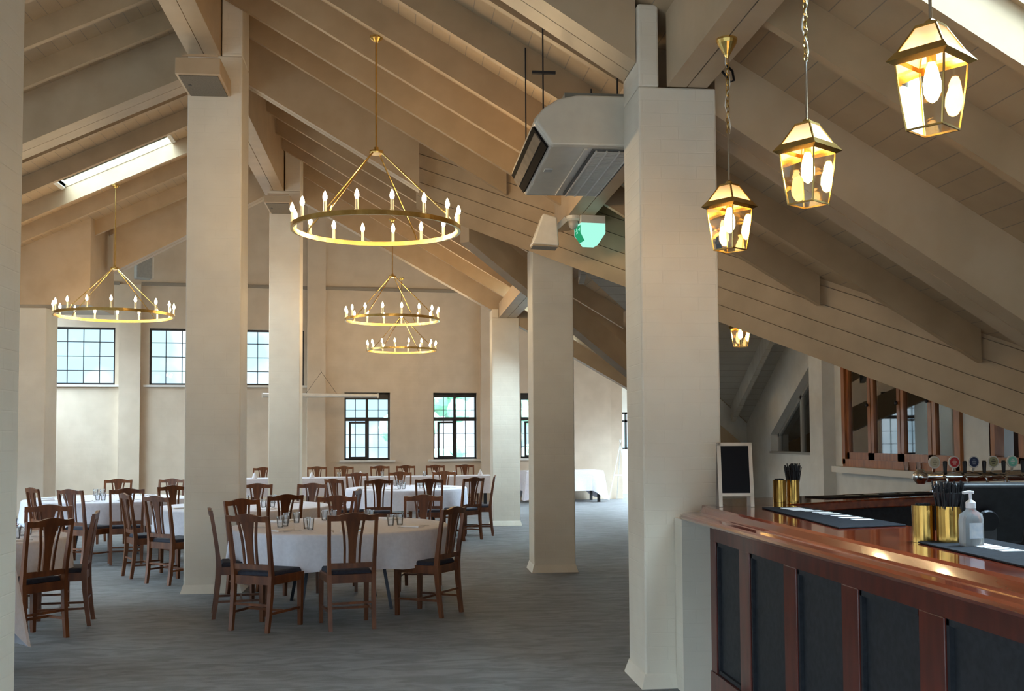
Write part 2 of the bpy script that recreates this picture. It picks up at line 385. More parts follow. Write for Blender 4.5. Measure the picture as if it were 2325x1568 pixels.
# skylights ----------------------------------------------------------
def skylight(n, u0, u1, v0, v1, zf):
    bm = bmesh.new()
    for a, b, c, d in ((u0 - .05, u0, v0, v1), (u1, u1 + .05, v0, v1), (u0 - .05, u1 + .05, v0 - .05, v0)):
        q = [(a, c, zf(a) - .02), (b, c, zf(b) - .02), (b, d, zf(b) - .02), (a, d, zf(a) - .02)]
        prism(bm, q, [(x, y, z + .085) for x, y, z in q])
    o = struct('window_%d' % n, bm, M['sill'])
    bm = bmesh.new(); q = [(u0, v0, zf(u0) + .06), (u1, v0, zf(u1) + .06), (u1, v1, zf(u1) + .06), (u0, v1, zf(u0) + .06)]
    prism(bm, q, [(x, y, z + .01) for x, y, z in q]); obj('pane', bm, M['pane'], o)
skylight(11, 2.3, 3.9, 3.95, 4.75, zr); skylight(12, 2.0, 3.2, 17.65, 18.6, zr); skylight(13, -4.95, -3.4, 15.62, 16.56, zl)

# back wall ----------------------------------------------------------
BANG = math.atan(.121); BLOC = (0, 26.42, 0)
UP = [(-7.95, -6.55), (-5.80, -4.35), (-3.71, -2.27)]
LW = [(-1.31, -.21), (.85, 1.94), (3.05, 4.15)]
bm = bmesh.new()
holes(bm, -13, 5.42, 0, 8.3, [(a, b, 2.84, 4.16) for a, b in UP] + [(a, b, 1.05, 2.68) for a, b in LW], 0, .3)
struct('wall_back', bm, M['brickwall'], loc=BLOC, rotz=BANG)
n = 1
for a, b, z1 in ((-6.45, -5.98, 5.15), (-2.20, -1.77, 7.5), (2.02, 2.45, 5.15)):
    struct('trim_%d' % n, BX(a, b, -.16, 0, 0, z1), M['brickwall'], loc=BLOC, rotz=BANG); n += 1
bm = bmesh.new()
for a, b in ((-13, -6.45), (-5.98, -2.2), (-1.77, 2.02), (2.45, 5.42)): box(bm, a, b, -.06, 0, 5.15, 5.22)
struct('trim_%d' % n, bm, plain('ledge_dark', (.30, .26, .21), .6), loc=BLOC, rotz=BANG); n += 1
def window(k, a, b, z0, z1, cols, rows, kind):
    bm = bmesh.new(); f = .045; y0, y1 = .10, .16
    box(bm, a, a + f, y0, y1, z0, z1); box(bm, b - f, b, y0, y1, z0, z1); box(bm, a, b, y0, y1, z0, z0 + f); box(bm, a, b, y0, y1, z1 - f, z1)
    if kind == 'grid':
        for i in range(1, cols): x = a + (b - a) * i / cols; box(bm, x - .009, x + .009, y0 + .01, y1 - .01, z0, z1)
        for j in range(1, rows): z = z0 + (z1 - z0) * j / rows; box(bm, a, b, y0 + .01, y1 - .01, z - .009, z + .009)
    o = struct('window_%d' % k, bm, M['winframe'], loc=BLOC, rotz=BANG)
    obj('pane', BX(a + .01, b - .01, .125, .135, z0 + .01, z1 - .01), M['pane'], o)
    if kind == 'sash':
        zt = z0 + (z1 - z0) * .60; m = (a + b) / 2; bm = bmesh.new()
        box(bm, a, b, y0 - .02, y1, zt - .04, zt + .05); box(bm, m - .03, m + .03, y0 - .01, y1, zt, z1); box(bm, m - .045, m + .045, y0 - .02, y1, z0, zt)
        box(bm, a, b, y0, y1, z1 - (.11 if k == 2 else .17), z1)
        obj('mullion', bm, M['winframe'], o)
        bm = bmesh.new()
        for x in (a + (b - a) * .25, a + (b - a) * .75): box(bm, x - .007, x + .007, y0 + .01, y1, z0, z1)
        for z in (z0 + .3, z0 + .62, z1 - .42): box(bm, a, b, y0 + .02, y1 - .01, z - .005, z + .005)
        obj('glazing_bar', bm, M['winframe'], o)
        bm = bmesh.new(); s0, s1 = a + .11, m + .03                       # the slid-open sash
        box(bm, s0, s0 + .05, y0 - .05, y0 - .01, z0 + .03, zt - .05); box(bm, s1 - .05, s1, y0 - .05, y0 - .01, z0 + .03, zt - .05)
        box(bm, s0, s1, y0 - .05, y0 - .01, z0 + .03, z0 + .08); box(bm, s0, s1, y0 - .05, y0 - .01, zt - .1, zt - .05)
        obj('sash', bm, M['winframe'], o)
    obj('window_sill', BX(a - .12, b + .12, -.07, .12, z0 - .05, z0), M['sill'], o)
for i, (a, b) in enumerate(UP): window(i + 4, a, b, 2.84, 4.16, 4, 4, 'grid')
for i, (a, b) in enumerate(LW): window(i + 1, a, b, 1.05, 2.68, 2, 2, 'sash')
# recess right of the back wall
struct('wall_return', BX(5.37, 5.67, 27.1, 29.5, 0, 3.2), M['brickwall'])
bm = bmesh.new(); holes(bm, 5.5, 12, 0, 3.2, [(5.85, 7.6, 1.22, 2.25)], 29.5, 29.8)
struct('wall_recess', bm, M['plaster'])
bm = bmesh.new()
for x in (5.87, 6.28, 6.70, 7.15, 7.58): box(bm, x - .03, x + .03, 29.55, 29.62, 1.22, 2.25)
for z in (1.24, 2.0, 2.23): box(bm, 5.85, 7.6, 29.55, 29.62, z - .03, z + .03)
o = struct('window_7', bm, M['winframe']); obj('pane', BX(5.86, 7.59, 29.58, 29.59, 1.23, 2.24), M['pane'], o)

# wing wall (behind the bar), running along v at u = 6 ------------------
WU = 6.0
bm = bmesh.new()
def wq(v0, v1, z0, z1a, z1b):
    """piece of the wing wall: v0..v1, from z0 up to z1a (at v0) / z1b (at v1)"""
    prism(bm, [(WU, v0, z0), (WU + .25, v0, z0), (WU + .25, v1, z0), (WU, v1, z0)], [(WU, v0, z1a), (WU + .25, v0, z1a), (WU + .25, v1, z1b), (WU, v1, z1b)])
zc = lambda v: zg(v) + .02
wq(10.45, 11.0, 0, 2.5, 2.9); wq(11.0, 14.05, 0, 1.17, 1.17); wq(5, 10.45, 0, 1.3, 1.3); wq(14.05, 15.0, 0, zc(14.05), zc(15.0))
prism(bm, [(WU, 11.0, 2.95), (WU + .25, 11.0, 2.95), (WU + .25, 12.887, 2.95), (WU, 12.887, 2.95)], [(WU, 11.0, zc(11)), (WU + .25, 11, zc(11)), (WU + .25, GV, zc(GV)), (WU, GV, zc(GV))])
prism(bm, [(WU, GV, 2.95), (WU + .25, GV, 2.95), (WU + .25, 14.05, 2.95), (WU, 14.05, 2.95)], [(WU, GV, zc(GV)), (WU + .25, GV, zc(GV)), (WU + .25, 14.05, zc(14.05)), (WU, 14.05, zc(14.05))])
# around the raking window: opening from v 15.0..17.0, sill 1.32, top falling from 2.78 to 1.62
wq(15.0, 17.0, 0, 1.32, 1.32)
prism(bm, [(WU, 15.0, 2.78), (WU + .25, 15.0, 2.78), (WU + .25, 17.0, 1.60), (WU, 17.0, 1.60)], [(WU, 15.0, zc(15)), (WU + .25, 15, zc(15)), (WU + .25, 17.0, zc(17)), (WU, 17.0, zc(17))])
wq(17.0, 18.25, 0, zc(17), zc(18.25))
struct('wall_right', bm, M['plaster'])
bm = bmesh.new()
prism(bm, [(6.02, 18.22, 0), (4.85, 17.05, 0), (4.95, 16.95 + .22, 0), (6.02, 18.4, 0)][::-1], [(6.02, 18.22, zc(18.22)), (4.85, 17.05, zc(17.05)), (4.95, 17.17, zc(17.17)), (6.02, 18.4, zc(18.4))][::-1])
struct('wall_diagonal', bm, M['plaster'])
struct('trim_%d' % n, BX(5.82, 6.0, 14.38, 14.85, 0, 3.9), M['plaster']); n += 1
# raking window frame
bm = bmesh.new()
box(bm, WU + .12, WU + .18, 15.93, 16.0, 1.32, 2.2)
bar(bm, (WU + .15, 15.0, 2.75), (WU + .15, 17.0, 1.58), .06, .07); box(bm, WU + .12, WU + .18, 16.93, 17.0, 1.32, 1.62)
box(bm, WU - .02, WU + .2, 15.0, 17.0, 1.30, 1.335)
o = struct('window_8', bm, plain('grey_frame', (.36, .36, .34), .5))
bm = bmesh.new(); q = [(WU + .15, 15.0, 1.33), (WU + .15, 17.0, 1.33), (WU + .15, 17.0, 1.6), (WU + .15, 15.0, 2.77)]
prism(bm, q, [(x + .008, y, z) for x, y, z in q]); obj('pane', bm, M['hatchpane'], o)
# serving hatch: four glazed leaves in a timber frame
bm = bmesh.new()
box(bm, 5.96, 6.16, 11.0, 14.05, 1.17, 1.27); box(bm, 5.96, 6.16, 11.0, 14.05, 2.86, 2.95)
for v in (11.03, 14.02): box(bm, 5.96, 6.16, v - .05, v + .05, 1.2, 2.9)
o = struct('window_9', bm, M['hatch'])
lv = [(13.98, 13.24), (13.22, 12.42), (12.40, 11.66), (11.64, 11.08)]
for a, b in lv:
    bm = bmesh.new()
    for v in (a - .04, b + .04): box(bm, 5.99, 6.05, v - .04, v + .04, 1.27, 2.86)
    box(bm, 5.99, 6.05, b, a, 1.27, 1.36); box(bm, 5.99, 6.05, b, a, 2.77, 2.86)
    c = obj('casement', bm, M['hatch'], o)
    obj('pane', BX(6.015, 6.023, b + .06, a - .06, 1.34, 2.79), M['hatchpane'], c)
    bm = bmesh.new(); lathe(bm, [(.004, 0), (.02, .01), (.02, .03), (.004, .05)], 10, (5.975, b + .06, 1.95)); obj('catch', bm, M['dark_metal'], c)
obj('window_sill', BX(5.86, 6.05, 10.85, 14.2, 1.09, 1.17), M['sill'], o)
# near opening right of the hatch
bm = bmesh.new()
for v in (9.9, 10.42): box(bm, 6.0, 6.1, v - .05, v + .05, 1.3, 2.8)
box(bm, 6.0, 6.1, 5, 10.45, 1.3, 1.36)
struct('window_10', bm, M['hatch'])
# room behind the hatch
bm = bmesh.new()
WB = [(9.0, 9.9, 1.35, 2.5), (10.6, 11.5, 1.35, 2.5), (12.6, 13.5, 1.35, 2.6), (14.3, 15.2, 1.35, 2.2), (15.9, 16.7, 1.35, 2.1)]
bb = bmesh.new(); holes(bb, 4, 22, 0, 4.2, WB, 0, .2)
for v in bb.verts: v.co = Vector((10.4 + v.co.y, v.co.x, v.co.z))
struct('wall_hatch_room', bb, M['brown'])
for i, (a, b, z0, z1) in enumerate(WB):
    bm = bmesh.new()
    for v in (a + .02, (a + b) / 2, b - .02): box(bm, 10.44, 10.5, v - .025, v + .025, z0, z1)
    for z in (z0 + .02, z0 + (z1 - z0) * .62, z1 - .02): box(bm, 10.44, 10.5, a, b, z - .025, z + .025)
    struct('window_%d' % (14 + i), bm, M['winframe'])
struct('ceiling_hatch_room', BX(6.26, 10.4, 4, 14.3, 3.0, 3.05), M['brown'])
struct('wall_hatch_room_far', BX(6.3, 10.4, 19.0, 19.1, 0, 3.0), M['brown'])

# side and rear walls (outside the view); their openings are added and sized for daylight
bm = bmesh.new(); holes(bm, -2.8, 27, 0, 3.45, [(a, a + b, .8, c) for a, b, c in ((1.0, 2.6, 3.1), (4.4, 2.6, 3.1), (7.8, 2.6, 3.1), (11.2, 2.6, 3.0), (15.0, 1.6, 2.6))], 0, .25)
for v in bm.verts: v.co = Vector((-9.0 - v.co.y, v.co.x, v.co.z))
struct('wall_left', bm, M['brickwall'])
bm = bmesh.new(); holes(bm, -9, 7.2, 0, 7.0, [(-.6, 2.6, 0, 2.7), (2.9, 5.8, .1, 1.9), (-3.8, -.9, .1, 2.7), (-7.8, -4.4, .1, 2.7)], -2.8, -2.55)
struct('wall_rear', bm, M['brickwall'])
bm = bmesh.new(); holes(bm, 19.2, 29.5, 0, 3.3, [(20.2, 26.0, .25, 3.0), (27.0, 29.3, .6, 2.7)], 0, .25)
for v in bm.verts: v.co = Vector((7.0 + v.co.y, v.co.x, v.co.z))
struct('wall_side', bm, M['brickwall'])
struct('wall_eaves', BX(6.9, 7.1, -2.8, 6.6, 0, 1.25), M['plaster'])

# bulkhead above the left pillar row
bm = bmesh.new()
prism(bm, [(-8.2, 18.47, 3.82), (-5.1, 18.47, 3.82), (-5.1, 19.98, 3.82), (-8.2, 19.98, 3.82)], [(-8.2, 18.47, zl(-8.2)), (-5.1, 18.47, zl(-5.1)), (-5.1, 19.98, zl(-5.1)), (-8.2, 19.98, zl(-8.2))])
struct('wall_bulkhead', bm, M['truss'])

# ================================================================== PILLARS
def pillar(name, label, u0, u1, v0, v1, z1, extra=None, foot=True):
    t = thing(name, label, 'pillar', ((u0 + u1) / 2, (v0 + v1) / 2, 0))
    cx, cy = (u0 + u1) / 2, (v0 + v1) / 2; bm = bmesh.new()
    box(bm, u0 - cx, u1 - cx, v0 - cy, v1 - cy, 0, z1)
    for e in (extra or []): box(bm, e[0] - cx, e[1] - cx, e[2] - cy, e[3] - cy, e[4], e[5])
    s = bevel(obj('shaft', bm, M['brick'], t), .012, 2)
    if foot:
        bm = bmesh.new(); a, b = (u1 - u0) / 2, (v1 - v0) / 2
        prism(bm, [(-a - .03, -b - .03, 0), (a + .03, -b - .03, 0), (a + .03, b + .03, 0), (-a - .03, b + .03, 0)], [(-a - .003, -b - .003, .09), (a + .003, -b - .003, .09), (a + .003, b + .003, .09), (-a - .003, b + .003, .09)])
        obj('plinth', bm, M['brick'], t)
    return t
pillar('brick_pillar', 'cream painted brick pillar in the foreground at the end of the bar', 1.555, 2.07, 6.8, 7.28, 3.87, [(1.555, 1.69, 6.8, 7.28, 3.87, 4.42)])
pillar('brick_pillar', 'wide cream brick pillar with box fitting on top, left of nearest round table', -2.21, -1.645, 11.5, 12.0, 5.64, [(-1.86, -1.645, 11.5, 12.0, 5.64, 6.35)])
pillar('brick_pillar', 'brick pillar behind the wide pillar under the ridge beam, nearer the long table', -2.10, -1.60, 17.8, 18.3, 5.64, [(-1.85, -1.60, 17.8, 18.3, 5.64, 6.3)])
pillar('brick_pillar', 'shaded brick pillar standing alone on carpet just left of foreground pillar', 1.578, 2.07, 12.65, 13.13, 3.86)
pillar('brick_pillar', 'far brick pillar at the right end of the long white table', 1.675, 2.17, 19.34, 19.84, 3.74, [(1.675, 1.80, 19.34, 19.84, 3.74, 3.9)])
pillar('brick_pillar', 'brick pillar cropped by the left edge of the photo', -2.21, -1.645, 4.36, 4.9, 5.64)
pillar('brick_pillar', 'narrow brick pillar at far left under the soffit, beside the grid window', -6.45, -5.93, 18.9, 19.53, 3.82)

# box fittings on two pillars
def box_fitting(label, u0, u1, v0, v1, z0, z1):
    t = thing('wall_speaker_box', label, 'speaker', ((u0 + u1) / 2, (v0 + v1) / 2, z0)); cx, cy = (u0 + u1) / 2, (v0 + v1) / 2; w2, d2, h = (u1 - u0) / 2, (v1 - v0) / 2, z1 - z0
    bm = bmesh.new(); box(bm, -w2, w2, -d2, d2, 0.01, h); bevel(obj('casing', bm, M['truss'], t), .008)
    bm = bmesh.new(); box(bm, -w2 + .03, w2 - .03, -d2 + .03, d2 - .02, 0, .012); obj('grille', bm, noisy('speaker_grille', (.14, .12, .09), (.2, .17, .13), 80, .8, .2), t)
    bm = bmesh.new(); bar(bm, (-w2 * .7, -d2, h + .02), (w2 * .9, -d2, h + .02), .02, .02); obj('lip', bm, M['truss'], t)
    bm = bmesh.new(); lathe(bm, [(.018, -.004), (.018, .002)], 10, (-w2 * .6, -d2 * .1, 0)); obj('port', bm, M['black'], t)
box_fitting('boxy cream fitting with grey underside on the wide pillar', -2.2, -1.76, 10.8, 11.49, 5.19, 5.37)
box_fitting('small boxy cream fitting on top of the pillar behind the wide pillar', -2.09, -1.68, 16.95, 17.79, 5.25, 5.37)
bm = bmesh.new()

# ================================================================== CHAIRS
def back_y(z): return -.20 - (.075 * ((z - .46) / .5) ** 1.2 if z > .46 else .045 * ((.46 - z) / .46) ** 1.6)
def make_chair():
    t = thing('dining_chair', 'x', 'chair')
    m = M['chair']
    for s in (-1, 1):
        bm = bmesh.new(); zs = [0, .15, .32, .46, .6, .78, .935]
        xs = [.182, .183, .185, .187, .190, .195, .198]
        for i in range(6):
            z0, z1 = zs[i], zs[i + 1]; w0 = .034 if z0 < .5 else .030; w1 = .036 if z1 < .5 else .028
            d0 = .032 + .014 * min(z0 / .46, 1) if z0 <= .46 else .040 - .012 * (z0 - .46) / .5
            d1 = .032 + .014 * min(z1 / .46, 1) if z1 <= .46 else .040 - .012 * (z1 - .46) / .5
            a = [(s * xs[i] + i2 * w0 / 2, back_y(z0) + j * d0 / 2, z0) for i2, j in ((-1, -1), (1, -1), (1, 1), (-1, 1))]
            b = [(s * xs[i + 1] + i2 * w1 / 2, back_y(z1) + j * d1 / 2, z1) for i2, j in ((-1, -1), (1, -1), (1, 1), (-1, 1))]
            prism(bm, a, b)
        bmesh.ops.remove_doubles(bm, verts=bm.verts[:], dist=.0005)
        obj('back_leg', bm, m, t)
        bm = bmesh.new(); bar(bm, (s * .198, .205, .455), (s * .196, .205, 0), .044, .044, (0, 1, 0), (.032, .032)); obj('front_leg', bm, m, t)
    bm = bmesh.new()
    box(bm, -.18, .18, -.212, -.19, .385, .455); box(bm, -.18, .18, .198, .220, .385, .455)
    for s in (-1, 1): bar(bm, (s * .187, -.19, .42), (s * .203, .2, .42), .022, .07)
    obj('seat_rail', bm, m, t)
    bm = bmesh.new()
    prism(bm, [(-.175, -.185, .45), (.175, -.185, .45), (.208, .225, .45), (-.208, .225, .45)], [(-.165, -.175, .492), (.165, -.175, .492), (.195, .212, .492), (-.195, .212, .492)])
    bevel(obj('seat', bm, M['cushion'], t), .014, 3)
    bm = bmesh.new(); K = 16; top = []; bot = []            # crest rail with a raised middle
    for i in range(K + 1):
        x = -.213 + .426 * i / K; a = abs(x) / .213
        hump = .022 * max(0, math.cos(min(a / .62, 1) * PI / 2)) ** 1.3
        top.append((x, .952 + hump + (.004 if a > .85 else 0))); bot.append((x, .905 + .002 * (1 - a)))
    for i in range(K):
        q = [(bot[i][0], bot[i][1]), (bot[i + 1][0], bot[i + 1][1]), (top[i + 1][0], top[i + 1][1]), (top[i][0], top[i][1])]
        cv = lambda x: -.012 * (1 - (x / .213) ** 2)
        prism(bm, [(x, back_y(z) - .014 + cv(x), z) for x, z in q], [(x, back_y(z) + .012 + cv(x), z) for x, z in q])
    bmesh.ops.remove_doubles(bm, verts=bm.verts[:], dist=.0003)
    obj('crest_rail', bm, m, t)
    bm = bmesh.new(); box(bm, -.182, .182, back_y(.53) - .011, back_y(.53) + .011, .508, .552); obj('lower_rail', bm, m, t)
    bm = bmesh.new(); S = [(.55, .030), (.65, .031), (.74, .035), (.82, .045), (.87, .055), (.91, .062)]
    for (z0, w0), (z1, w1) in zip(S, S[1:]):
        prism(bm, [(-w0, back_y(z0) - .018, z0), (w0, back_y(z0) - .018, z0), (w0, back_y(z0) - .004, z0), (-w0, back_y(z0) - .004, z0)], [(-w1, back_y(z1) - .018, z1), (w1, back_y(z1) - .018, z1), (w1, back_y(z1) - .004, z1), (-w1, back_y(z1) - .004, z1)])
    obj('splat', bm, m, t)
    for s in (-1, 1):
        bm = bmesh.new(); S = [(.55, .062), (.68, .064), (.78, .071), (.86, .083), (.91, .092)]
        for (z0, x0), (z1, x1) in zip(S, S[1:]):
            prism(bm, [(s * x0 - .010, back_y(z0) - .017, z0), (s * x0 + .010, back_y(z0) - .017, z0), (s * x0 + .010, back_y(z0) - .005, z0), (s * x0 - .010, back_y(z0) - .005, z0)],
                  [(s * x1 - .010, back_y(z1) - .017, z1), (s * x1 + .010, back_y(z1) - .017, z1), (s * x1 + .010, back_y(z1) - .005, z1), (s * x1 - .010, back_y(z1) - .005, z1)])
        obj('slat', bm, m, t)
        bm = bmesh.new(); bar(bm, (s * .184, -.215, .15), (s * .197, .2, .15), .014, .020); obj('stretcher', bm, m, t)
    bm = bmesh.new(); bar(bm, (-.19, 0, .15), (.19, 0, .15), .014, .020); obj('stretcher', bm, m, t)
    bm = bmesh.new(); bar(bm, (-.18, back_y(.2), .22), (.18, back_y(.2), .22), .014, .020); obj('stretcher', bm, m, t)
    return t
chair0 = make_chair(); used = [False]
def chair(u, v, rot, label, group):
    """u, v: floor point midway between the two back legs; rot: heading in degrees, 0 = facing away from the camera"""
    o = copy_tree(chair0) if used[0] else chair0
    used[0] = True; a = R(rot)
    o.location = (u - math.sin(a) * .22, v + math.cos(a) * .22, 0); o.rotation_euler.z = a
    o['label'] = label; o['group'] = group
G1 = 'chairs around the nearest round table'; G2 = 'chairs around the round table behind the wide pillar'; G4 = 'chairs around the left round table under the small chandelier'
G5 = 'chairs at the table cropped by the left edge'; G7 = 'chairs around the round table before the long table'; G8 = 'chairs behind the long white table'
CH = [
 (-.39, 9.17, 12, 'dark splat-back chair at the middle front of the nearest round table, back to camera', G1),
 (-1.22, 9.2, -29, 'dark chair at left front of the nearest round table, back turned, seat pointing right', G1),
 (-1.64, 10.05, -80, 'dark chair seen edge-on at the left of nearest round table, beside the wide pillar', G1),
 (.45, 9.8, 58, 'dark chair at right front of nearest round table, seen at an angle, navy seat showing', G1),
 (.26, 11.75, 172, 'brown chair facing the camera across nearest round table, right of the two', G1),
 (-.66, 11.8, 183, 'golden brown chair facing the camera across nearest round table, left of the two', G1),
 (-1.58, 11.4, 222, 'brown chair on the far left of nearest round table, partly behind the left front chair', G1),
 (-2.62, 12.3, -38, 'dark chair back to camera immediately left of the wide pillar', G2),
 (-3.1, 12.95, -62, 'dark chair turned sideways, second to the left of the wide pillar, navy seat showing', G2),
 (-2.98, 14.85, 215, 'dark chair half hidden behind the left edge of the wide pillar', G2),
 (-1.28, 12.3, 30, 'near-black chair back to camera right of wide pillar, just beyond nearest round table', G2),
 (-1.95, 15.2, 178, 'dark chair facing camera just right of the wide pillar, in front of long table', G2),
 (-1.2, 15.1, 165, 'dark chair facing camera just right of the pillar behind the wide pillar', G2),
 (-.55, 13.35, 80, 'dark chair seen from its side behind the golden brown chair', G2),
 (-4.08, 14.15, -30, 'dark chair back to camera at left front of the far left round table', G4),
 (-3.45, 14.25, 14, 'dark chair back to camera at right front of the far left round table', G4),
 (-4.38, 17.5, 182, 'orange-brown chair facing camera behind the far left round table, left of the two', G4),
 (-3.55, 17.4, 168, 'orange-brown chair facing camera behind the far left round table, nearer the wide pillar', G4),
 (-4.72, 14.75, -52, 'dark chair turned sideways at the far left, left of the narrow pillar base', G4),
 (-5.35, 15.7, -80, 'dark chair with light-catching slats beside the narrow far left pillar', G4),
 (-2.80, 9.0, 53, 'large dark chair back to camera at lower left, nearest the left edge pillar', G5),
 (-2.70, 9.85, 100, 'dark chair seen edge-on at lower left, behind the large left chair', G5),
 (-3.33, 10.75, 190, 'dark chair facing camera at lower left, its top showing above the large left chair', G5),
 (-.3, 16.35, 3, 'dark chair back to camera at left front of the round table before the long table', G7),
 (.46, 16.45, -3, 'dark chair back to camera at right front of the round table before the long table', G7),
 (1.12, 16.75, 38, 'dark chair turned leftward at right front of the round table before the long table', G7),
 (1.50, 17.6, 84, 'dark chair seen from the side at right of the middle round table, near far pillar', G7),
 (-.95, 16.75, -48, 'dark chair turned right at left front of the round table before the long table', G7),
 (.02, 19.75, 180, 'dark chair facing camera, centre of three between middle round table and long table', G7),
 (.82, 19.8, 175, 'reddish chair facing camera, rightmost of three between middle round table and long table', G7),
 (-.72, 19.4, 205, 'dark chair facing camera, leftmost of three between middle round table and long table', G7),
]
for c in CH: chair(*c)
names8 = ['brown chair behind the long table, between the wide pillar and the pillar behind it', 'brown chair behind the long table, first right of the pillar near it',
          'brown chair behind the long table, second right of the pillar near it', 'brown chair behind the long table under the left low window',
          'brown chair behind the long table just right of the left low window', 'brown chair behind the long table under the right low window', 'brown chair behind the long table, last one toward the far right pillar']
for (u, lb) in zip((-2.88, -1.76, -1.19, -.41, .16, .82, 1.49), names8):
    chair(u, 24.1 + .2 * u, 187, lb, G8)

# ================================================================== TABLES
def round_cloth(rad, hang, seed, nf=13):
    rnd = random.Random(seed); ph = [rnd.uniform(0, 6.28) for _ in range(3)]
    bm = bmesh.new(); n = 96; prof = [(0.0, 0.0), (.5, 0), (.97, 0), (.995, -.004), (1.003, -.015)]
    rows = []
    cen = bm.verts.new((0, 0, .76))
    for f, dz in prof[1:]: rows.append([bm.verts.new((rad * f * math.cos(2 * PI * i / n), rad * f * math.sin(2 * PI * i / n), .76 + dz)) for i in range(n)])
    for k in range(1, 8):
        t = k / 7; rw = []
        for i in range(n):
            a = 2 * PI * i / n
            wv = math.sin(nf * a + ph[0]) * .5 + .3 * math.sin((nf * 2 + 3) * a + ph[1]) + .3 * math.sin(5 * a + ph[2])
            rr = rad * 1.003 + t * .02 + wv * .028 * t ** 1.3 * 1.2
            rw.append(bm.verts.new((rr * math.cos(a), rr * math.sin(a), .745 - hang * t - .008 * t * math.sin(nf * a + 1))))
        rows.append(rw)
    for i in range(n): bm.faces.new((cen, rows[0][i], rows[0][(i + 1) % n]))
    for a, b in zip(rows, rows[1:]):
        for i in range(n): bm.faces.new((a[i], b[i], b[(i + 1) % n], a[(i + 1) % n]))
    return bm
def rect_cloth(hx, hy, hang, seed, corner=0.):
    rnd = random.Random(seed); bm = bmesh.new(); per = []
    def seg(a, b, k):
        for i in range(k): per.append((a[0] + (b[0] - a[0]) * i / k, a[1] + (b[1] - a[1]) * i / k))
    kx, ky = int(hx * 40) + 8, int(hy * 40) + 8
    seg((-hx, -hy), (hx, -hy), kx); seg((hx, -hy), (hx, hy), ky); seg((hx, hy), (-hx, hy), kx); seg((-hx, hy), (-hx, -hy), ky)
    n = len(per); top = [bm.verts.new((x, y, .76)) for x, y in per]; rows = [top]
    ph = rnd.uniform(0, 6)
    for k in range(1, 7):
        t = k / 6; rw = []
        for i, (x, y) in enumerate(per):
            dc = math.hypot(abs(x) - hx, abs(y) - hy); cf = max(0, 1 - dc / .28)
            nx = 1 if abs(abs(x) - hx) < 1e-6 else 0; ny = 1 if abs(abs(y) - hy) < 1e-6 else 0
            L_ = math.hypot(nx, ny) or 1; off = .012 + t * (.02 + .012 * math.sin(i * .55 + ph) + cf * .12)
            sx = math.copysign(nx / L_, x) * off; sy = math.copysign(ny / L_, y) * off
            rw.append(bm.verts.new((x + sx, y + sy, .757 - t * (hang + corner * cf ** 1.3))))
        rows.append(rw)
    for a, b in zip(rows, rows[1:]):
        for i in range(n): bm.faces.new((a[i], b[i], b[(i + 1) % n], a[(i + 1) % n]))
    bm.faces.new(top)
    return bm
def round_table(u, v, rad, label, cloth_label, hang=.30, seed=1):
    t = thing('round_table', label, 'table', (u, v, 0), 0, 'round dining tables')
    bm = bmesh.new(); lathe(bm, [(rad - .02, .725), (rad - .012, .74), (rad - .012, .755)], 64); obj('tabletop', bm, M['chair'], t)
    for k in range(4):
        a = PI / 4 + k * PI / 2 + .2; bm = bmesh.new(); x, y = .52 * rad * math.cos(a), .52 * rad * math.sin(a)
        bar(bm, (x * .8, y * .8, .73), (x * 1.1, y * 1.1, 0), .03, .03, (0, 1, 0)); obj('leg', bm, M['dark_metal'], t)
    o = obj('tablecloth', round_cloth(rad, hang, seed), M['cloth'], smooth=True, loc=(u, v, 0)); tag(o, cloth_label, 'tablecloth', 'white round tablecloths')
def rect_table(u, v, rot, hx, hy, label, cloth_label, hang, seed=3, corner=0.):
    t = thing('rectangular_table', label, 'table', (u, v, 0), rot)
    obj('tabletop', BX(-hx + .01, hx - .01, -hy + .01, hy - .01, .72, .755), M['chair'], t)
    for sx in (-1, 1):
        for sy in (-1, 1):
            obj('leg', BX(sx * (hx - .1) - .03, sx * (hx - .1) + .03, sy * (hy - .08) - .03, sy * (hy - .08) + .03, 0, .72), M['black'], t)
    o = obj('tablecloth', rect_cloth(hx, hy, hang, seed, corner), M['cloth'], loc=(u, v, 0), rotz=rot); tag(o, cloth_label, 'tablecloth')
round_table(-.56, 10.55, 1.03, 'nearest round dining table under a white cloth', 'white cloth on the nearest round table, hanging in soft folds', .31, 1)
round_table(-1.92, 13.7, 1.06, 'round dining table partly hidden behind the wide pillar', 'white cloth on the round table behind the wide pillar', .31, 2)
round_table(-4.12, 15.85, 1.10, 'round dining table at far left under the small left chandelier', 'white cloth on the far left round table', .31, 3)
round_table(-3.62, 9.72, .78, 'round dining table cropped by the left edge pillar', 'white cloth on the table at lower left behind the large chair', .30, 4)
round_table(.13, 18.1, 1.0, 'round dining table just in front of the long white table', 'white cloth on the round table just before the long table', .31, 5)
rect_table(-.72, 23.15, .13, 2.78, .42, 'long narrow table under a white cloth along the back wall', 'long white cloth hanging over the long back table', .36, 3)
rect_table(3.95, 26.2, .1, .95, .42, 'rectangular table against back wall between the right pillars', 'pinkish white cloth on rectangular table between the right pillars', .48, 6, .22)
rect_table(-3.22, 7.6, 0, .47, .5, 'square table hidden behind the left edge pillar', 'white tablecloth corner drooping to the floor at bottom left', .44, 8, .22)

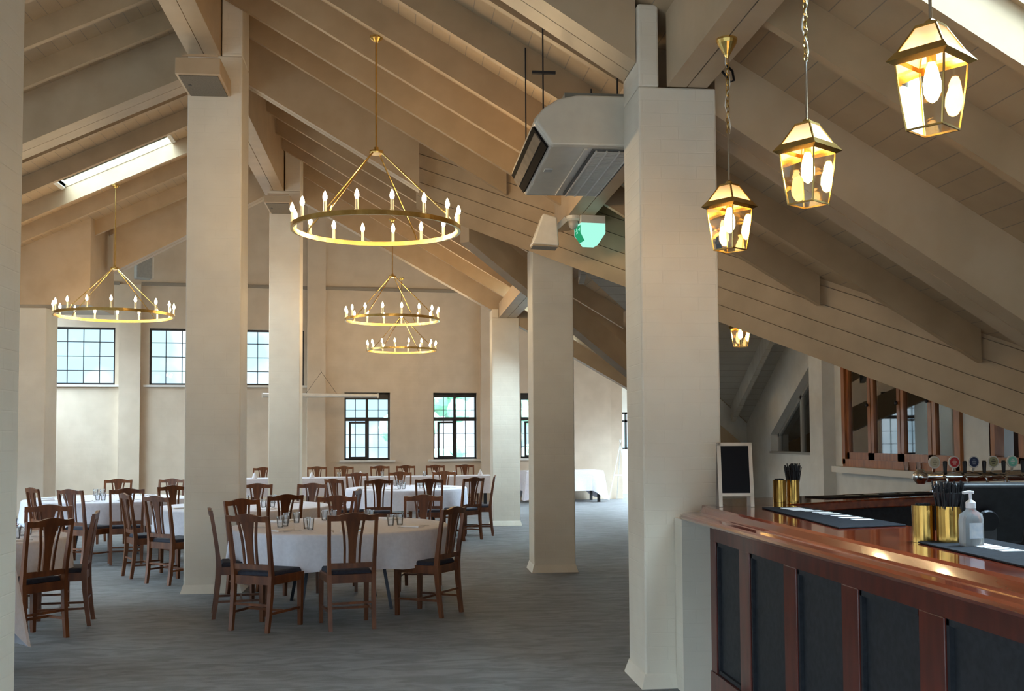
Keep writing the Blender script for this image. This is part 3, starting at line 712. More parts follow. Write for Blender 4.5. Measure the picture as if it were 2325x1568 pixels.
# ---- tableware
def make_glass():
    bm = bmesh.new(); lathe(bm, [(.027, 0), (.036, .105)], 16, caps=False); lathe(bm, [(.027, .001), (.027, .012)], 16)
    return tag(obj('drinking_glass', bm, M['glass'], smooth=True), 'x', 'glass')
def make_napkin():
    bm = bmesh.new()
    prism(bm, [(-.055, -.10, 0), (.055, -.10, 0), (.055, .10, 0), (-.055, .10, 0)], [(-.05, -.095, .014), (.05, -.095, .010), (.05, .095, .016), (-.05, .095, .010)])
    return tag(obj('folded_napkin', bm, M['napkin']), 'x', 'napkin')
def make_cone():
    bm = bmesh.new(); lathe(bm, [(.055, 0), (.050, .03), (.028, .09), (.010, .125)], 12)
    return tag(obj('napkin_cone', bm, M['napkin'], smooth=True), 'x', 'napkin')
def make_fork():
    bm = bmesh.new(); box(bm, -.004, .004, -.09, .03, 0, .004); box(bm, -.011, .011, .03, .05, 0, .004)
    for x in (-.009, -.003, .003, .009): box(bm, x - .0015, x + .0015, .05, .09, 0, .004)
    return tag(obj('fork', bm, M['chrome']), 'x', 'fork')
def make_knife():
    bm = bmesh.new(); box(bm, -.005, .005, -.11, -.01, 0, .006); box(bm, -.008, .006, -.01, .11, 0, .003)
    return tag(obj('table_knife', bm, M['chrome']), 'x', 'knife')
P0 = {'glass': make_glass(), 'napkin': make_napkin(), 'cone': make_cone(), 'fork': make_fork(), 'knife': make_knife()}; first = {k: True for k in P0}
def put(kind, x, y, z, rot, label, group):
    o = P0[kind] if first[kind] else P0[kind].copy()
    if not first[kind]: C.objects.link(o)
    first[kind] = False; o.location = (x, y, z); o.rotation_euler.z = rot; o['label'] = label; o['group'] = group
TZ = .762
def lay(u, v, rad, angs, where, glasses=True):
    for a in angs:
        a = R(a); rn = random.uniform(-.1, .1); d = (math.cos(a), math.sin(a)); s = (-d[1], d[0])
        put('napkin', u + d[0] * rad * .78, v + d[1] * rad * .78, TZ, a + PI / 2 + rn, 'folded white napkin at a place setting on ' + where, 'napkins on ' + where)
        put('fork', u + d[0] * rad * .78 - s[0] * .12, v + d[1] * rad * .78 - s[1] * .12, TZ, a + PI / 2, 'fork at a place setting on ' + where, 'forks on ' + where)
        put('knife', u + d[0] * rad * .78 + s[0] * .12, v + d[1] * rad * .78 + s[1] * .12, TZ, a + PI / 2, 'table knife at a place setting on ' + where, 'knives on ' + where)
        if glasses:
            for k in (0, 1):
                put('glass', u + d[0] * rad * (.52 + .05 * k) + s[0] * (.05 + .09 * k), v + d[1] * rad * (.52 + .05 * k) + s[1] * (.05 + .09 * k), TZ, 0, 'clear tumbler standing on ' + where, 'tumblers on ' + where)
lay(-.56, 10.55, 1.0, (-83, -128, -172, -28, 52, 95, 142), 'the nearest round table')
lay(-1.92, 13.7, 1.0, (-60, -118, -150, 88, 45, 128), 'the round table behind the wide pillar')
lay(-4.12, 15.85, 1.05, (-92, -55, -145, 60, 105, 178), 'the far left round table')
lay(-3.62, 9.72, .72, (-40, 10, 65), 'the table cropped by the left edge')
lay(.13, 18.1, .95, (-110, -68, -30, -160, 95, 55, 130), 'the round table before the long table')
for i, u in enumerate((-2.95, -1.80, -.8, .1, .75, 1.75)):
    put('cone', u, 22.98 + .13 * (u + .72) * 1.0, TZ, 0, 'white folded napkin standing up on the long back table', 'standing napkins on the long table')
for i, u in enumerate((-1.25, -.35, .55, 1.2)):
    put('glass', u, 23.1 + .13 * (u + .72), TZ, 0, 'clear tumbler on the long back table', 'tumblers on the long table')

# ================================================================== CHANDELIERS
def make_chandelier(D, top):
    """origin at the ring centre, ring underside at z 0; top = height of the ceiling rose above the ring"""
    t = thing('ring_chandelier', 'x', 'chandelier')
    rad = D / 2
    bm = bmesh.new(); n = 96; rr = []
    for r_, z in ((rad - .012, 0), (rad + .012, 0), (rad + .012, .042), (rad - .012, .042)):
        rr.append([bm.verts.new((r_ * math.cos(2 * PI * i / n), r_ * math.sin(2 * PI * i / n), z)) for i in range(n)])
    for k in range(4):
        a, b = rr[k], rr[(k + 1) % 4]
        for i in range(n): bm.faces.new((a[i], a[(i + 1) % n], b[(i + 1) % n], b[i]))
    obj('ring', bm, M['brass'], t)
    ap = .72
    for k in range(4):
        a = R(60 + 90 * k); bm = bmesh.new()
        tube(bm, [(rad * math.cos(a), rad * math.sin(a), .045), (rad * .96 * math.cos(a), rad * .96 * math.sin(a), .09), (.06 * math.cos(a), .06 * math.sin(a), ap - .01), (.055 * math.cos(a), .055 * math.sin(a), ap + .01)], .007, 6)
        obj('support_rod', bm, M['brass'], t)
    bm = bmesh.new(); lathe(bm, [(.062, ap - .012), (.065, ap), (.062, ap + .015), (.02, ap + .02), (.02, ap + .05)], 20); obj('hub', bm, M['brass'], t)
    bm = bmesh.new(); tube(bm, [(0, 0, ap), (0, 0, top)], .009, 8); obj('stem', bm, M['brass'], t)
    bm = bmesh.new(); lathe(bm, [(.02, top - .05), (.058, top - .02), (.06, top)], 20); obj('ceiling_rose', bm, M['brass'], t)
    sleeve = bulb = None
    for k in range(16):
        a = 2 * PI * (k + .5) / 16; p = (rad * math.cos(a), rad * math.sin(a), .04)
        if sleeve is None:
            bm = bmesh.new(); lathe(bm, [(.020, 0), (.020, .006), (.0135, .010), (.0135, .095)], 10); sleeve = obj('candle_sleeve', bm, M['candle'], t)
            bm = bmesh.new(); lathe(bm, [(.009, .0), (.016, .015), (.0195, .032), (.016, .052), (.008, .072), (.002, .085)], 8, (0, 0, .095)); bulb = obj('candle_bulb', bm, M['bulb'], sleeve, smooth=True)
            s_ = sleeve
        else:
            s_ = copy_tree(sleeve, t)
        s_.location = p
    return t
CHD = [(-.20, 9.75, 3.455, 1.5, 1.79, 'largest brass ring chandelier with candle bulbs, nearest, over the nearest round table'),
       (-4.23, 16.6, 3.42, 1.70, 1.99, 'brass ring chandelier at far left, over the left round table'),
       (-.10, 17.42, 3.46, 1.5, 1.66, 'brass ring chandelier in the middle distance above the smallest one'),
       (.065, 23.5, 3.46, 1.5, 1.60, 'smallest brass ring chandelier, farthest, close above the long table')]
for u, v, z, D, top, lb in CHD:
    o = make_chandelier(D, top); o.location = (u, v, z); o['label'] = lb; o['group'] = 'ring chandeliers'

# ================================================================== LANTERNS
def make_lantern(label, u, v, zt, mount):
    """zt: z of the lantern's top plate; mount: z of the ceiling plate"""
    t = thing('pendant_lantern', label, 'lantern', (u, v, zt), R(-54), 'brass pendant lanterns over the bar')
    def ring4(s, z): return [Vector((i * s / 2, j * s / 2, z)) for i, j in ((-1, -1), (1, -1), (1, 1), (-1, 1))]
    def loft(a, b):
        bm = bmesh.new(); A, B = [bm.verts.new(p) for p in a], [bm.verts.new(p) for p in b]
        for i in range(4): bm.faces.new((A[i], A[(i + 1) % 4], B[(i + 1) % 4], B[i]))
        return bm
    top, brim, body = ring4(.075, 0), ring4(.185, -.105), [ring4(.180, -.125), ring4(.170, -.20), ring4(.150, -.29), ring4(.130, -.37)]
    obj('roof_glass', loft(top, brim), M['frost'], t)
    bm = bmesh.new()
    for a, b in zip(top, brim): bar(bm, a, b, .007, .007, (0, 1, 0))
    for i in range(4):
        bar(bm, top[i], top[(i + 1) % 4], .01, .01); 
    lathe(bm, [(.02, -.0), (.02, .02), (.008, .03)], 12)
    obj('roof_frame', bm, M['brass'], t)
    bm = bmesh.new(); A, B, D_ = ring4(.182, -.090), ring4(.228, -.122), ring4(.186, -.136)
    va, vb, vd = [[bm.verts.new(p) for p in q] for q in (A, B, D_)]
    for i in range(4):
        j = (i + 1) % 4; bm.faces.new((va[i], va[j], vb[j], vb[i])); bm.faces.new((vb[i], vb[j], vd[j], vd[i]))
    obj('brim', bm, M['brass'], t)
    bm = bmesh.new()
    for a, b in zip(body, body[1:]):
        A, B = [bm.verts.new(p) for p in a], [bm.verts.new(p) for p in b]
        for i in range(4): bm.faces.new((A[i], A[(i + 1) % 4], B[(i + 1) % 4], B[i]))
    bm.faces.new([bm.verts.new(p) for p in body[-1]])
    bmesh.ops.remove_doubles(bm, verts=bm.verts[:], dist=.0005)
    obj('body_glass', bm, M['lantern_glass'], t)
    bm = bmesh.new()
    for a, b in zip(body, body[1:]):
        for p, q in zip(a, b): bar(bm, p, q, .006, .006, (0, 1, 0))
    for i in range(4): bar(bm, body[-1][i], body[-1][(i + 1) % 4], .007, .007)
    obj('body_frame', bm, M['brass'], t)
    bm = bmesh.new(); lathe(bm, [(.017, -.02), (.017, -.13)], 12); obj('bulb_holder', bm, M['brass'], t)
    bm = bmesh.new(); lathe(bm, [(.012, -.13), (.020, -.15), (.031, -.20), (.030, -.235), (.018, -.262), (.004, -.272)], 14); obj('bulb', bm, M['lbulb'], t, smooth=True)
    h = mount - zt; bm = bmesh.new(); tube(bm, [(0, 0, .0), (0, 0, .30)], .006, 8); obj('stem', bm, M['chrome'], t)
    bm = bmesh.new(); z = .30; k = 0                                            # chain of links
    while z < h - .09:
        a = k % 2 * PI / 2; pts = [(.010 * math.cos(q) * math.cos(a), .010 * math.cos(q) * math.sin(a), z + .018 + .02 * math.sin(q)) for q in [2 * PI * i / 10 for i in range(10)]]
        tube(bm, pts, .0028, 5, True); z += .031; k += 1
    obj('chain', bm, M['brass'], t)
    bm = bmesh.new(); tube(bm, [(.012 * math.sin(i * 1.1), .010 * math.cos(i * .8), .30 + (h - .36) * i / 12) for i in range(13)], .003, 6); obj('cord', bm, M['white'], t)
    bm = bmesh.new(); lathe(bm, [(.008, h - .115), (.016, h - .095), (.055, h - .03), (.060, h - .012), (.060, h)], 20); obj('ceiling_rose', bm, M['brass'], t)
make_lantern('lit brass and glass lantern beside the foreground pillar, leftmost over the bar', 1.875, 5.93, 3.02, 3.87)
make_lantern('lit brass and glass lantern in the middle of the three over the bar', 1.88, 4.76, 3.03, 3.87)
make_lantern('largest lit brass and glass lantern at top right, nearest the camera', 1.885, 3.60, 3.045, 3.87)
make_lantern('distant lantern showing only its base below the diagonal boarded beam', 4.55, 14.0, 3.15, 3.99)

# ================================================================== AIR CONDITIONER, SIGN, SENSORS
def ac_unit():
    t = thing('air_conditioner', 'ceiling air conditioner with dark outlet and grille hanging left of the foreground pillar', 'air conditioner', (.93, 7.3, 3.6))
    L_ = 1.5                                                     # along v
    # profile in the x-z plane: outlet on the left, flat underside rising to a rounded top
    prof = [(.0, .165), (.115, .0), (.72, .0), (.74, .03), (.74, .31), (.70, .355), (.30, .355), (.16, .325), (.06, .26), (.01, .20)]
    bm = bmesh.new(); prism(bm, [(x, 0, z) for x, z in prof], [(x, L_, z) for x, z in prof]); bevel(obj('casing', bm, M['ac'], t), .02, 3)
    bm = bmesh.new(); prof2 = [(x * .98 + .01, z) for x, z in prof]
    bm.free()
    for y0, y1 in ((-.035, 0.0), (L_, L_ + .035)):
        bm = bmesh.new(); prism(bm, [(x, y0, z) for x, z in prof2], [(x, y1, z) for x, z in prof2]); bevel(obj('end_cap', bm, M['ac'], t), .015, 3)
    bm = bmesh.new(); prism(bm, [(-.004, .05, .146), (.094, .05, .002), (.094, L_ - .05, .002), (-.004, L_ - .05, .146)], [(.03, .05, .16), (.126, .05, .025), (.126, L_ - .05, .025), (.03, L_ - .05, .16)])
    bx = obj('outlet', bm, plain('outlet_black', (.012, .010, .009), .95, 0, Specular_IOR_Level=.05), t)
    bm = bmesh.new(); prism(bm, [(.012, .06, .106), (.052, .06, .047), (.052, L_ - .06, .047), (.012, L_ - .06, .106)], [(.034, .06, .116), (.078, .06, .053), (.078, L_ - .06, .053), (.034, L_ - .06, .116)])
    obj('louvre', bm, noisy('louvre_brown', (.10, .075, .05), (.15, .11, .08), 10, .85, 0), t)
    bm = bmesh.new(); box(bm, .42, .72, .05, L_ - .05, -.012, .002); obj('intake_panel', bm, noisy('intake_dark', (.08, .075, .07), (.12, .11, .10), 40, .6, .1), t)
    bm = bmesh.new(); k = 0; y = .07
    while y < L_ - .07: box(bm, .44, .70, y, y + .010, -.02, -.010); y += .028
    for x in (.445, .52, .61, .695): box(bm, x - .006, x + .006, .05, L_ - .05, -.022, -.010)
    obj('intake_grille', bm, M['ac'], t)
    bm = bmesh.new(); box(bm, .36, .38, .04, L_ - .04, -.014, .0); obj('panel_seam', bm, M['ac'], t)
    bm = bmesh.new(); box(bm, .16, .22, .62, .70, -.008, .0); obj('display', bm, noisy('display_grey', (.4, .4, .38), (.5, .5, .48), 30, .4, 0), t)
    for (x, y) in ((.10, .25), (.64, .25), (.10, 1.3), (.64, 1.3)):
        zt = 5.13 - .6 * (.93 + x) - 3.6 + .25
        bm = bmesh.new(); tube(bm, [(x, y, .28), (x, y, zt)], .006, 6); obj('hanger_rod', bm, M['dark_metal'], t)
    bm = bmesh.new(); bar(bm, (.02, .25, .60), (.19, .25, .60), .025, .02); obj('cross_strut', bm, M['dark_metal'], t)
    bm = bmesh.new(); box(bm, .22, .76, .02, .14, .33, .385); obj('top_bracket', bm, plain('bracket_grey', (.16, .15, .12), .5), t)
ac_unit()

t = thing('exit_sign', 'glowing green and white exit sign under the beam left of the foreground pillar', 'sign', (1.98, 11.0, 3.55), R(8))
bm = bmesh.new(); prism(bm, [(-.06, -.07, 0.02), (.06, -.07, .02), (.06, .07, .02), (-.06, .07, .02)], [(-.13, -.12, .14), (.13, -.12, .14), (.13, .12, .14), (-.13, .12, .14)])
prism(bm, [(-.13, -.12, .14), (.13, -.12, .14), (.13, .12, .14), (-.13, .12, .14)], [(-.13, -.12, .24), (.13, -.12, .24), (.13, .12, .24), (-.13, .12, .24)])
obj('diffuser', bm, M['exit'], t)
obj('housing', BX(-.13, .13, -.12, .12, .241, .32), M['white'], t)
bm = bmesh.new()                                                # green face with running figure and arrow, on the slanted left side
def onface(pts):                                                 # pts: (y, z) on the left vertical/slanted face
    out = []
    for y, z in pts:
        x = -.132 if z >= .14 else -.132 + (.14 - z) / .12 * .07
        out.append((x - .001, y, z))
    return out
q = onface([(-.09, .06), (.09, .06), (.10, .14), (.10, .22), (-.10, .22), (-.10, .14)])
bm2 = bmesh.new(); a = [bm2.verts.new(p) for p in (q[0], q[1], q[2], q[5])]; bm2.faces.new(a); a = [bm2.verts.new(p) for p in (q[5], q[2], q[3], q[4])]; bm2.faces.new(a)
obj('green_panel', bm2, M['exitg'], t)
def strip(p, q, wd):
    p, q = Vector((0, *p)), Vector((0, *q)); d = (q - p).normalized(); s = Vector((0, -d.z, d.y)) * wd / 2
    f = [p + s, p - s, q - s, q + s]; bm.faces.new([bm.verts.new((-.1345, v.y, v.z)) for v in f])
for p, q_, wd in (((.03, .205), (.03, .19), .018), ((.03, .19), (.01, .165), .02), ((.01, .165), (.035, .145), .012), ((.01, .165), (-.012, .145), .012), ((.03, .185), (.055, .172), .008), ((.03, .185), (.0, .182), .008), ((-.03, .18), (-.08, .18), .012), ((-.08, .18), (-.06, .2), .010), ((-.08, .18), (-.06, .16), .010)): strip(p, q_, wd)
obj('pictogram', bm, M['exit'], t)

t = thing('emergency_light', 'cream wedge-shaped box light fixed to beam left of the exit sign', 'light', (1.70, 11.0, 3.55))
bm = bmesh.new(); prism(bm, [(-.34, -.12, .02), (-.06, -.12, 0), (-.06, .12, 0), (-.34, .12, .02)], [(-.22, -.10, .34), (-.08, -.10, .30), (-.08, .10, .30), (-.22, .10, .34)])
bevel(obj('housing', bm, M['white'], t), .015, 3)
bm = bmesh.new(); bar(bm, (-.08, 0, .2), (.03, 0, .3), .05, .05); obj('bracket', bm, M['white'], t)
bm = bmesh.new(); prism(bm, [(-.33, -.11, .0), (-.07, -.11, -.012), (-.07, .11, -.012), (-.33, .11, .0)], [(-.33, -.11, .018), (-.07, -.11, .004), (-.07, .11, .004), (-.33, .11, .018)]); obj('lens', bm, noisy('lens_brown', (.3, .25, .18), (.36, .3, .22), 30, .5, .1), t)
t = thing('motion_sensor', 'small round cream dome sensor under the beam between box light and exit sign', 'sensor', (1.80, 10.95, 3.87))
bm = bmesh.new(); lathe(bm, [(.075, 0), (.075, -.03), (.055, -.05)], 20); obj('base', bm, M['white'], t)
bm = bmesh.new(); lathe(bm, [(.052, -.05), (.05, -.09), (.035, -.125), (.01, -.14)], 20); obj('dome', bm, plain('dome_grey', (.5, .46, .42), .3), t, smooth=True)
bm = bmesh.new(); tube(bm, [(2.0, 6.65, 4.0), (2.05, 6.6, 3.92), (2.10, 6.58, 3.84), (2.13, 6.6, 3.86), (2.14, 6.66, 3.94), (2.10, 6.72, 4.02)], .008, 6)
tag(obj('cable_loop', bm, M['dark_metal']), 'dark looped cable poking out from the beam above the foreground pillar', 'cable')

# loudspeaker on the back wall and rolled projector screen
t = thing('loudspeaker', 'grey loudspeaker on the back wall above the second grid window', 'speaker', (-5.75, 25.0, 5.3), R(25))
bevel(obj('cabinet', BX(-.17, .17, -.15, .15, -.1, .42), noisy('speaker_grey', (.30, .31, .30), (.34, .35, .34), 20, .5, .02), t), .02)
obj('grille', BX(.171, .21, -.13, .13, -.08, .40), M['white'], t)
bm = bmesh.new(); bar(bm, (0, .1, .2), (0, .45, .2), .04, .04); obj('bracket', bm, M['dark_metal'], t)
t = thing('projector_screen', 'white rolled projector screen tube hanging in front of the left low window', 'screen', (-1.8, 25.55, 2.58), BANG)
bm = bmesh.new(); tube(bm, [(-1.35, 0, 0), (1.32, 0, 0)], .05, 12); obj('case', bm, M['white'], t)
for x in (-1.35, 1.32):
    bm = bmesh.new(); box(bm, x - .012, x + .012, -.05, .05, -.055, .055); obj('end_cap', bm, M['white'], t)
for x in (-.35, .35):
    bm = bmesh.new(); tube(bm, [(x, 0, .05), (0, 0, .55), (0, .35, .62)], .004, 5); obj('hanging_wire', bm, M['dark_metal'], t)
# easel and wall rail
t = thing('easel', 'thin white easel standing at the far right corner by the recessed window', 'easel', (5.3, 26.55, 0))
for p, q in (((-.1, 0, 0), (.22, .0, 1.5)), ((.42, 0, 0), (.18, 0, 1.5)), ((.2, .5, 0), (.2, .02, 1.3))):
    bm = bmesh.new(); bar(bm, p, q, .02, .02, (0, 1, 0)); obj('leg', bm, M['white'], t)
bm = bmesh.new(); bar(bm, (.02, -.02, .62), (.34, -.02, .62), .02, .03); obj('ledge', bm, M['white'], t)

# ================================================================== BAR
# nib of wall under the counter end
struct('wall_bar_nib', BX(1.755, 2.07, 6.62, 6.795, 0, 1.075), M['brick'])
t = thing('bar_counter', 'polished red mahogany bar counter with dark panelled front', 'bar counter', (1.94, 4.5, 0))
ox, oy = 1.94, 4.5
PU = 0.0
bm = bmesh.new(); v0, v1 = 1.6 - oy, 6.66 - oy
box(bm, .05, .12, v0, v1, 0, 1.07); obj('backing', bm, M['bar_frame'], t)
pv_ = [(6.51, 6.05), (5.87, 5.33), (5.16, 4.61), (4.44, 3.90), (3.71, 3.17), (2.98, 2.44)]
ed = sorted([6.66] + [x for p in pv_ for x in p] + [1.6]); bm = bmesh.new()
for a, b in zip(ed[0::2], ed[1::2]): bevel  # stiles lie between panels
st = [(1.6, 2.44)] + [(pv_[i + 1][0], pv_[i][1]) for i in range(len(pv_) - 1)][::-1] + [(6.51, 6.66)]
for a, b in st:
    bm = bmesh.new(); box(bm, -.005, .05, a - oy, b - oy, .14, .945); bevel(obj('stile', bm, M['bar_frame'], t), .004)
bm = bmesh.new(); box(bm, -.005, .05, v0, v1, .945, 1.07); obj('top_rail', bm, M['bar_frame'], t)
bm = bmesh.new(); box(bm, -.012, .05, v0, v1, 0, .14); obj('kick_rail', bm, M['bar_frame'], t)
for a, b in pv_:
    o = obj('panel', BX(.022, .045, b - oy, a - oy, .14, .945), M['bar_panel'], t)
    bm = bmesh.new()
    for (p, q) in (((b, .93), (a, .93)), ((b, .155), (a, .155))): box(bm, .004, .03, p[0] - oy, q[0] - oy, p[1] - .012, p[1] + .012)
    for vv in (a - .012, b + .012): box(bm, .004, .03, vv - .010 - oy, vv + .010 - oy, .15, .94)
    obj('moulding', bm, M['bar_panel'], o)
# the worktop: stepped nose profile swept along v, then the return leg
def swept(prof, path_v0, path_v1, cap=True):
    bm = bmesh.new(); prism(bm, [(x - ox, path_v0 - oy, z) for x, z in prof], [(x - ox, path_v1 - oy, z) for x, z in prof]); return bm
nose = [(1.76, 1.085)]
for k in range(7): a = PI * k / 6; nose.append((1.765 - .022 * math.sin(a), 1.093 - .021 * math.cos(a) + .012 - .012))
nose = [(1.80, 1.070), (1.765, 1.072), (1.748, 1.080), (1.742, 1.092), (1.748, 1.104), (1.765, 1.112), (1.80, 1.116), (1.84, 1.112), (1.865, 1.118), (1.875, 1.132), (1.885, 1.146), (1.905, 1.155), (1.93, 1.155), (2.46, 1.155), (2.475, 1.14), (2.475, 1.10), (2.46, 1.09)]
bm = swept(nose, 1.6, 6.60); 
endp = [(x, z) for x, z in nose]
v_end = 6.60 - oy                                                  # rounded end of the nose
rings = []
for k in range(7):
    a = (PI / 2) * k / 6; cxr = 1.93
    rings.append([bm.verts.new(((cxr - (cxr - x) * math.cos(a)) - ox if x < cxr else x - ox, v_end + ((cxr - x) * math.sin(a) if x < cxr else .0) + 0.0, z)) for x, z in nose[:13]])
for a, b in zip(rings, rings[1:]):
    for i in range(12): bm.faces.new((a[i], a[i + 1], b[i + 1], b[i]))
bmesh.ops.remove_doubles(bm, verts=bm.verts[:], dist=.0004)
obj('worktop', bm, M['bar_top'], t)
bm = bmesh.new()                                                   # return leg of the counter behind the foreground pillar
def poly(bm, pts, z0, z1): prism(bm, [(x - ox, y - oy, z0) for x, y in pts], [(x - ox, y - oy, z1) for x, y in pts])
poly(bm, [(1.93, 6.60), (2.475, 6.60), (2.475, 6.72), (3.2, 7.12), (5.6, 8.12), (5.4, 8.62), (3.0, 7.62), (2.085, 7.32), (2.085, 6.79), (1.93, 6.79)], 1.09, 1.155)
bevel(obj('return_worktop', bm, M['bar_top'], t), .012, 3)
bm = bmesh.new(); poly(bm, [(2.6, 6.86), (3.2, 7.18), (5.6, 8.18), (5.45, 8.52), (3.05, 7.52), (2.2, 7.25), (2.2, 6.86)], 0, 1.09); obj('return_body', bm, M['bar_panel'], t)
bm = bmesh.new(); poly(bm, [(2.40, 1.6), (3.0, 1.6), (3.0, 6.4), (2.6, 6.5), (2.40, 6.5)], .80, .86); obj('work_shelf', bm, noisy('shelf_olive', (.045, .045, .035), (.06, .06, .05), 20, .3, .02), t)
bm = bmesh.new(); poly(bm, [(2.45, 1.6), (2.95, 1.6), (2.95, 6.3), (2.45, 6.3)], 0, .80); obj('under_counter', bm, M['bar_panel'], t)
ZC = 1.156
# blackboard
t = thing('blackboard_sign', 'small A-frame blackboard with pale wooden frame standing on the bar end', 'sign', (2.085, 6.58, ZC), R(-8))
def tilt(o, ang, loc): o.rotation_euler.x = ang; o.location = loc; return o
bm = bmesh.new(); W2, Hh = .108, .40
box(bm, -W2, -W2 + .022, -.006, .006, 0, Hh); box(bm, W2 - .022, W2, -.006, .006, 0, Hh); box(bm, -W2, W2, -.006, .006, Hh - .02, Hh); box(bm, -W2, W2, -.006, .006, .065, .085)
tilt(obj('front_frame', bm, noisy('pale_wood', (.55, .46, .37), (.62, .53, .43), 12, .5, .03), t), R(-9), (0, -.07, 0))
tilt(obj('chalk_panel', BX(-W2 + .02, W2 - .02, -.003, .003, .083, Hh - .018), plain('chalkboard_black', (.012, .012, .014), .9, 0, Specular_IOR_Level=.1), t), R(-9), (0, -.07, 0))
bm = bmesh.new(); box(bm, -W2, -W2 + .022, -.006, .006, 0, Hh); box(bm, W2 - .022, W2, -.006, .006, 0, Hh); box(bm, -W2, W2, -.006, .006, .08, Hh)
tilt(obj('rear_panel', bm, noisy('pale_board', (.50, .42, .34), (.56, .48, .4), 12, .5, .03), t), R(9), (0, .062, 0))
# canisters with straws
def canister(u, v, label, rad=.046, h=.15, straws=True, z=ZC):
    t = thing('straw_canister', label, 'canister', (u, v, z), 0, 'gold straw canisters on the bar')
    bm = bmesh.new(); n = 40; prof = [(1, 0), (1, h), (.93, h), (.93, .01)]; rings = []
    for f, zz in prof:
        rings.append([bm.verts.new((rad * f * (1 + .018 * (k % 2)) * math.cos(2 * PI * k / n), rad * f * (1 + .018 * (k % 2)) * math.sin(2 * PI * k / n), zz)) for k in range(n)])
    for a, b in zip(rings, rings[1:]):
        for i in range(n): bm.faces.new((a[i], a[(i + 1) % n], b[(i + 1) % n], b[i]))
    bm.faces.new(rings[0][::-1]); bm.faces.new(rings[-1]); obj('cup', bm, M['gold'], t)
    bm = bmesh.new(); rnd = random.Random(int(u * 100))
    for k in range(70):
        a = rnd.uniform(0, 2 * PI); q = math.sqrt(rnd.uniform(0, 1)); r0 = rad * .55 * q; top = (.20 + rnd.uniform(0, .035)) if straws else (h + .004 + rnd.uniform(0, .006)); sp = (2.5 if straws else 1.2)
        p0 = (r0 * math.cos(a), r0 * math.sin(a), .02); p1 = (r0 * sp * math.cos(a), r0 * sp * math.sin(a), top + (.02 if straws else 0)); tube(bm, [p0, p1], .0034, 5)
    if straws: lathe(bm, [(rad * .6, .05), (rad * .75, h), (rad * 1.2, .205)], 20)
    s = obj('straws', bm, M['black'], t); s['kind'] = 'stuff'
canister(2.50, 6.93, 'gold ribbed canister with no tall straws, beside the blackboard', .042, .145, False)
canister(2.60, 6.95, 'gold ribbed canister full of black straws, nearer the blackboard', .042, .145, True)
canister(2.15, 4.27, 'gold ribbed canister with level straws beside the hand sanitiser', .044, .15, False)
canister(2.225, 4.20, 'gold ribbed canister full of black straws beside the hand sanitiser', .048, .15, True)
# hand sanitiser
t = thing('sanitiser_bottle', 'clear pump bottle of hand sanitiser on the bar mat', 'bottle', (2.225, 4.03, ZC + .007), R(10))
bm = bmesh.new(); S = [(.044, .026, 0), (.048, .028, .01), (.048, .028, .10), (.044, .025, .122), (.018, .016, .138), (.016, .015, .148)]; rr = []
for a, b, z in S: rr.append([bm.verts.new((a * math.copysign(abs(math.cos(q)) ** .6, math.cos(q)), b * math.copysign(abs(math.sin(q)) ** .6, math.sin(q)), z)) for q in [2 * PI * i / 28 for i in range(28)]])
for a, b in zip(rr, rr[1:]):
    for i in range(28): bm.faces.new((a[i], a[(i + 1) % 28], b[(i + 1) % 28], b[i]))
bm.faces.new(rr[0][::-1]); bm.faces.new(rr[-1])
mm, tt, pp_ = new_mat('clear_gel'); pp_.inputs['Base Color'].default_value = (.86, .9, .93, 1); pp_.inputs['Roughness'].default_value = .12; pp_.inputs['Transmission Weight'].default_value = .75; pp_.inputs['IOR'].default_value = 1.25
obj('bottle_body', bm, mm, t, smooth=True)
bm = bmesh.new(); lathe(bm, [(.019, .146), (.019, .168), (.013, .174), (.006, .178), (.006, .205)], 16); obj('collar', bm, M['napkin'], t)
bm = bmesh.new(); lathe(bm, [(.014, .203), (.014, .212)], 14); bar(bm, (0, 0, .209), (-.034, 0, .206), .012, .010); obj('pump_head', bm, M['napkin'], t)
bm = bmesh.new(); box(bm, -.03, .03, -.0285, -.0275, .03, .09); obj('bottle_label', bm, noisy('label_pale', (.6, .66, .74), (.75, .78, .82), 40, .5, 0), t)
# bar mats
def mat(label, pts, prints, z=ZC):
    cx = sum(p[0] for p in pts) / len(pts); cy = sum(p[1] for p in pts) / len(pts)
    t = thing('bar_mat', label, 'mat', (cx, cy, z), 0, 'black rubber bar mats'); bm = bmesh.new()
    prism(bm, [(x - cx, y - cy, 0) for x, y in pts], [(x - cx, y - cy, .007) for x, y in pts]); bevel(obj('rubber', bm, M['rubber'], t), .002)
    return t, cx, cy
def lettering(txt, size, parent, loc, rot, m, name='lettering'):
    cu = bpy.data.curves.new(name, 'FONT'); cu.body = txt; cu.size = size; cu.extrude = .0006; cu.align_x = 'CENTER'; cu.align_y = 'CENTER'
    tmp = bpy.data.objects.new(name, cu); C.objects.link(tmp); bpy.context.view_layer.update()
    me = bpy.data.meshes.new_from_object(tmp.evaluated_get(bpy.context.evaluated_depsgraph_get())); C.objects.unlink(tmp); bpy.data.objects.remove(tmp)
    me.materials.clear(); me.materials.append(m); o = bpy.data.objects.new(name, me); C.objects.link(o); o.parent = parent; o.location = loc; o.rotation_euler = rot
    return o
t, cx, cy = mat('black bar mat with white lettering lying on the bar in front of the first canisters', [(2.06, 4.92), (2.44, 5.02), (2.44, 6.35), (2.18, 6.35)], None)
bm = bmesh.new(); box(bm, -.02, .10, .38, .60, .007, .009); obj('print_block', bm, M['napkin'], t)
for k in range(6): obj('print_letter', BX(.02 + .012 * (k % 2), .13, .30 - .13 * k, .36 - .13 * k, .007, .009), M['napkin'], t)
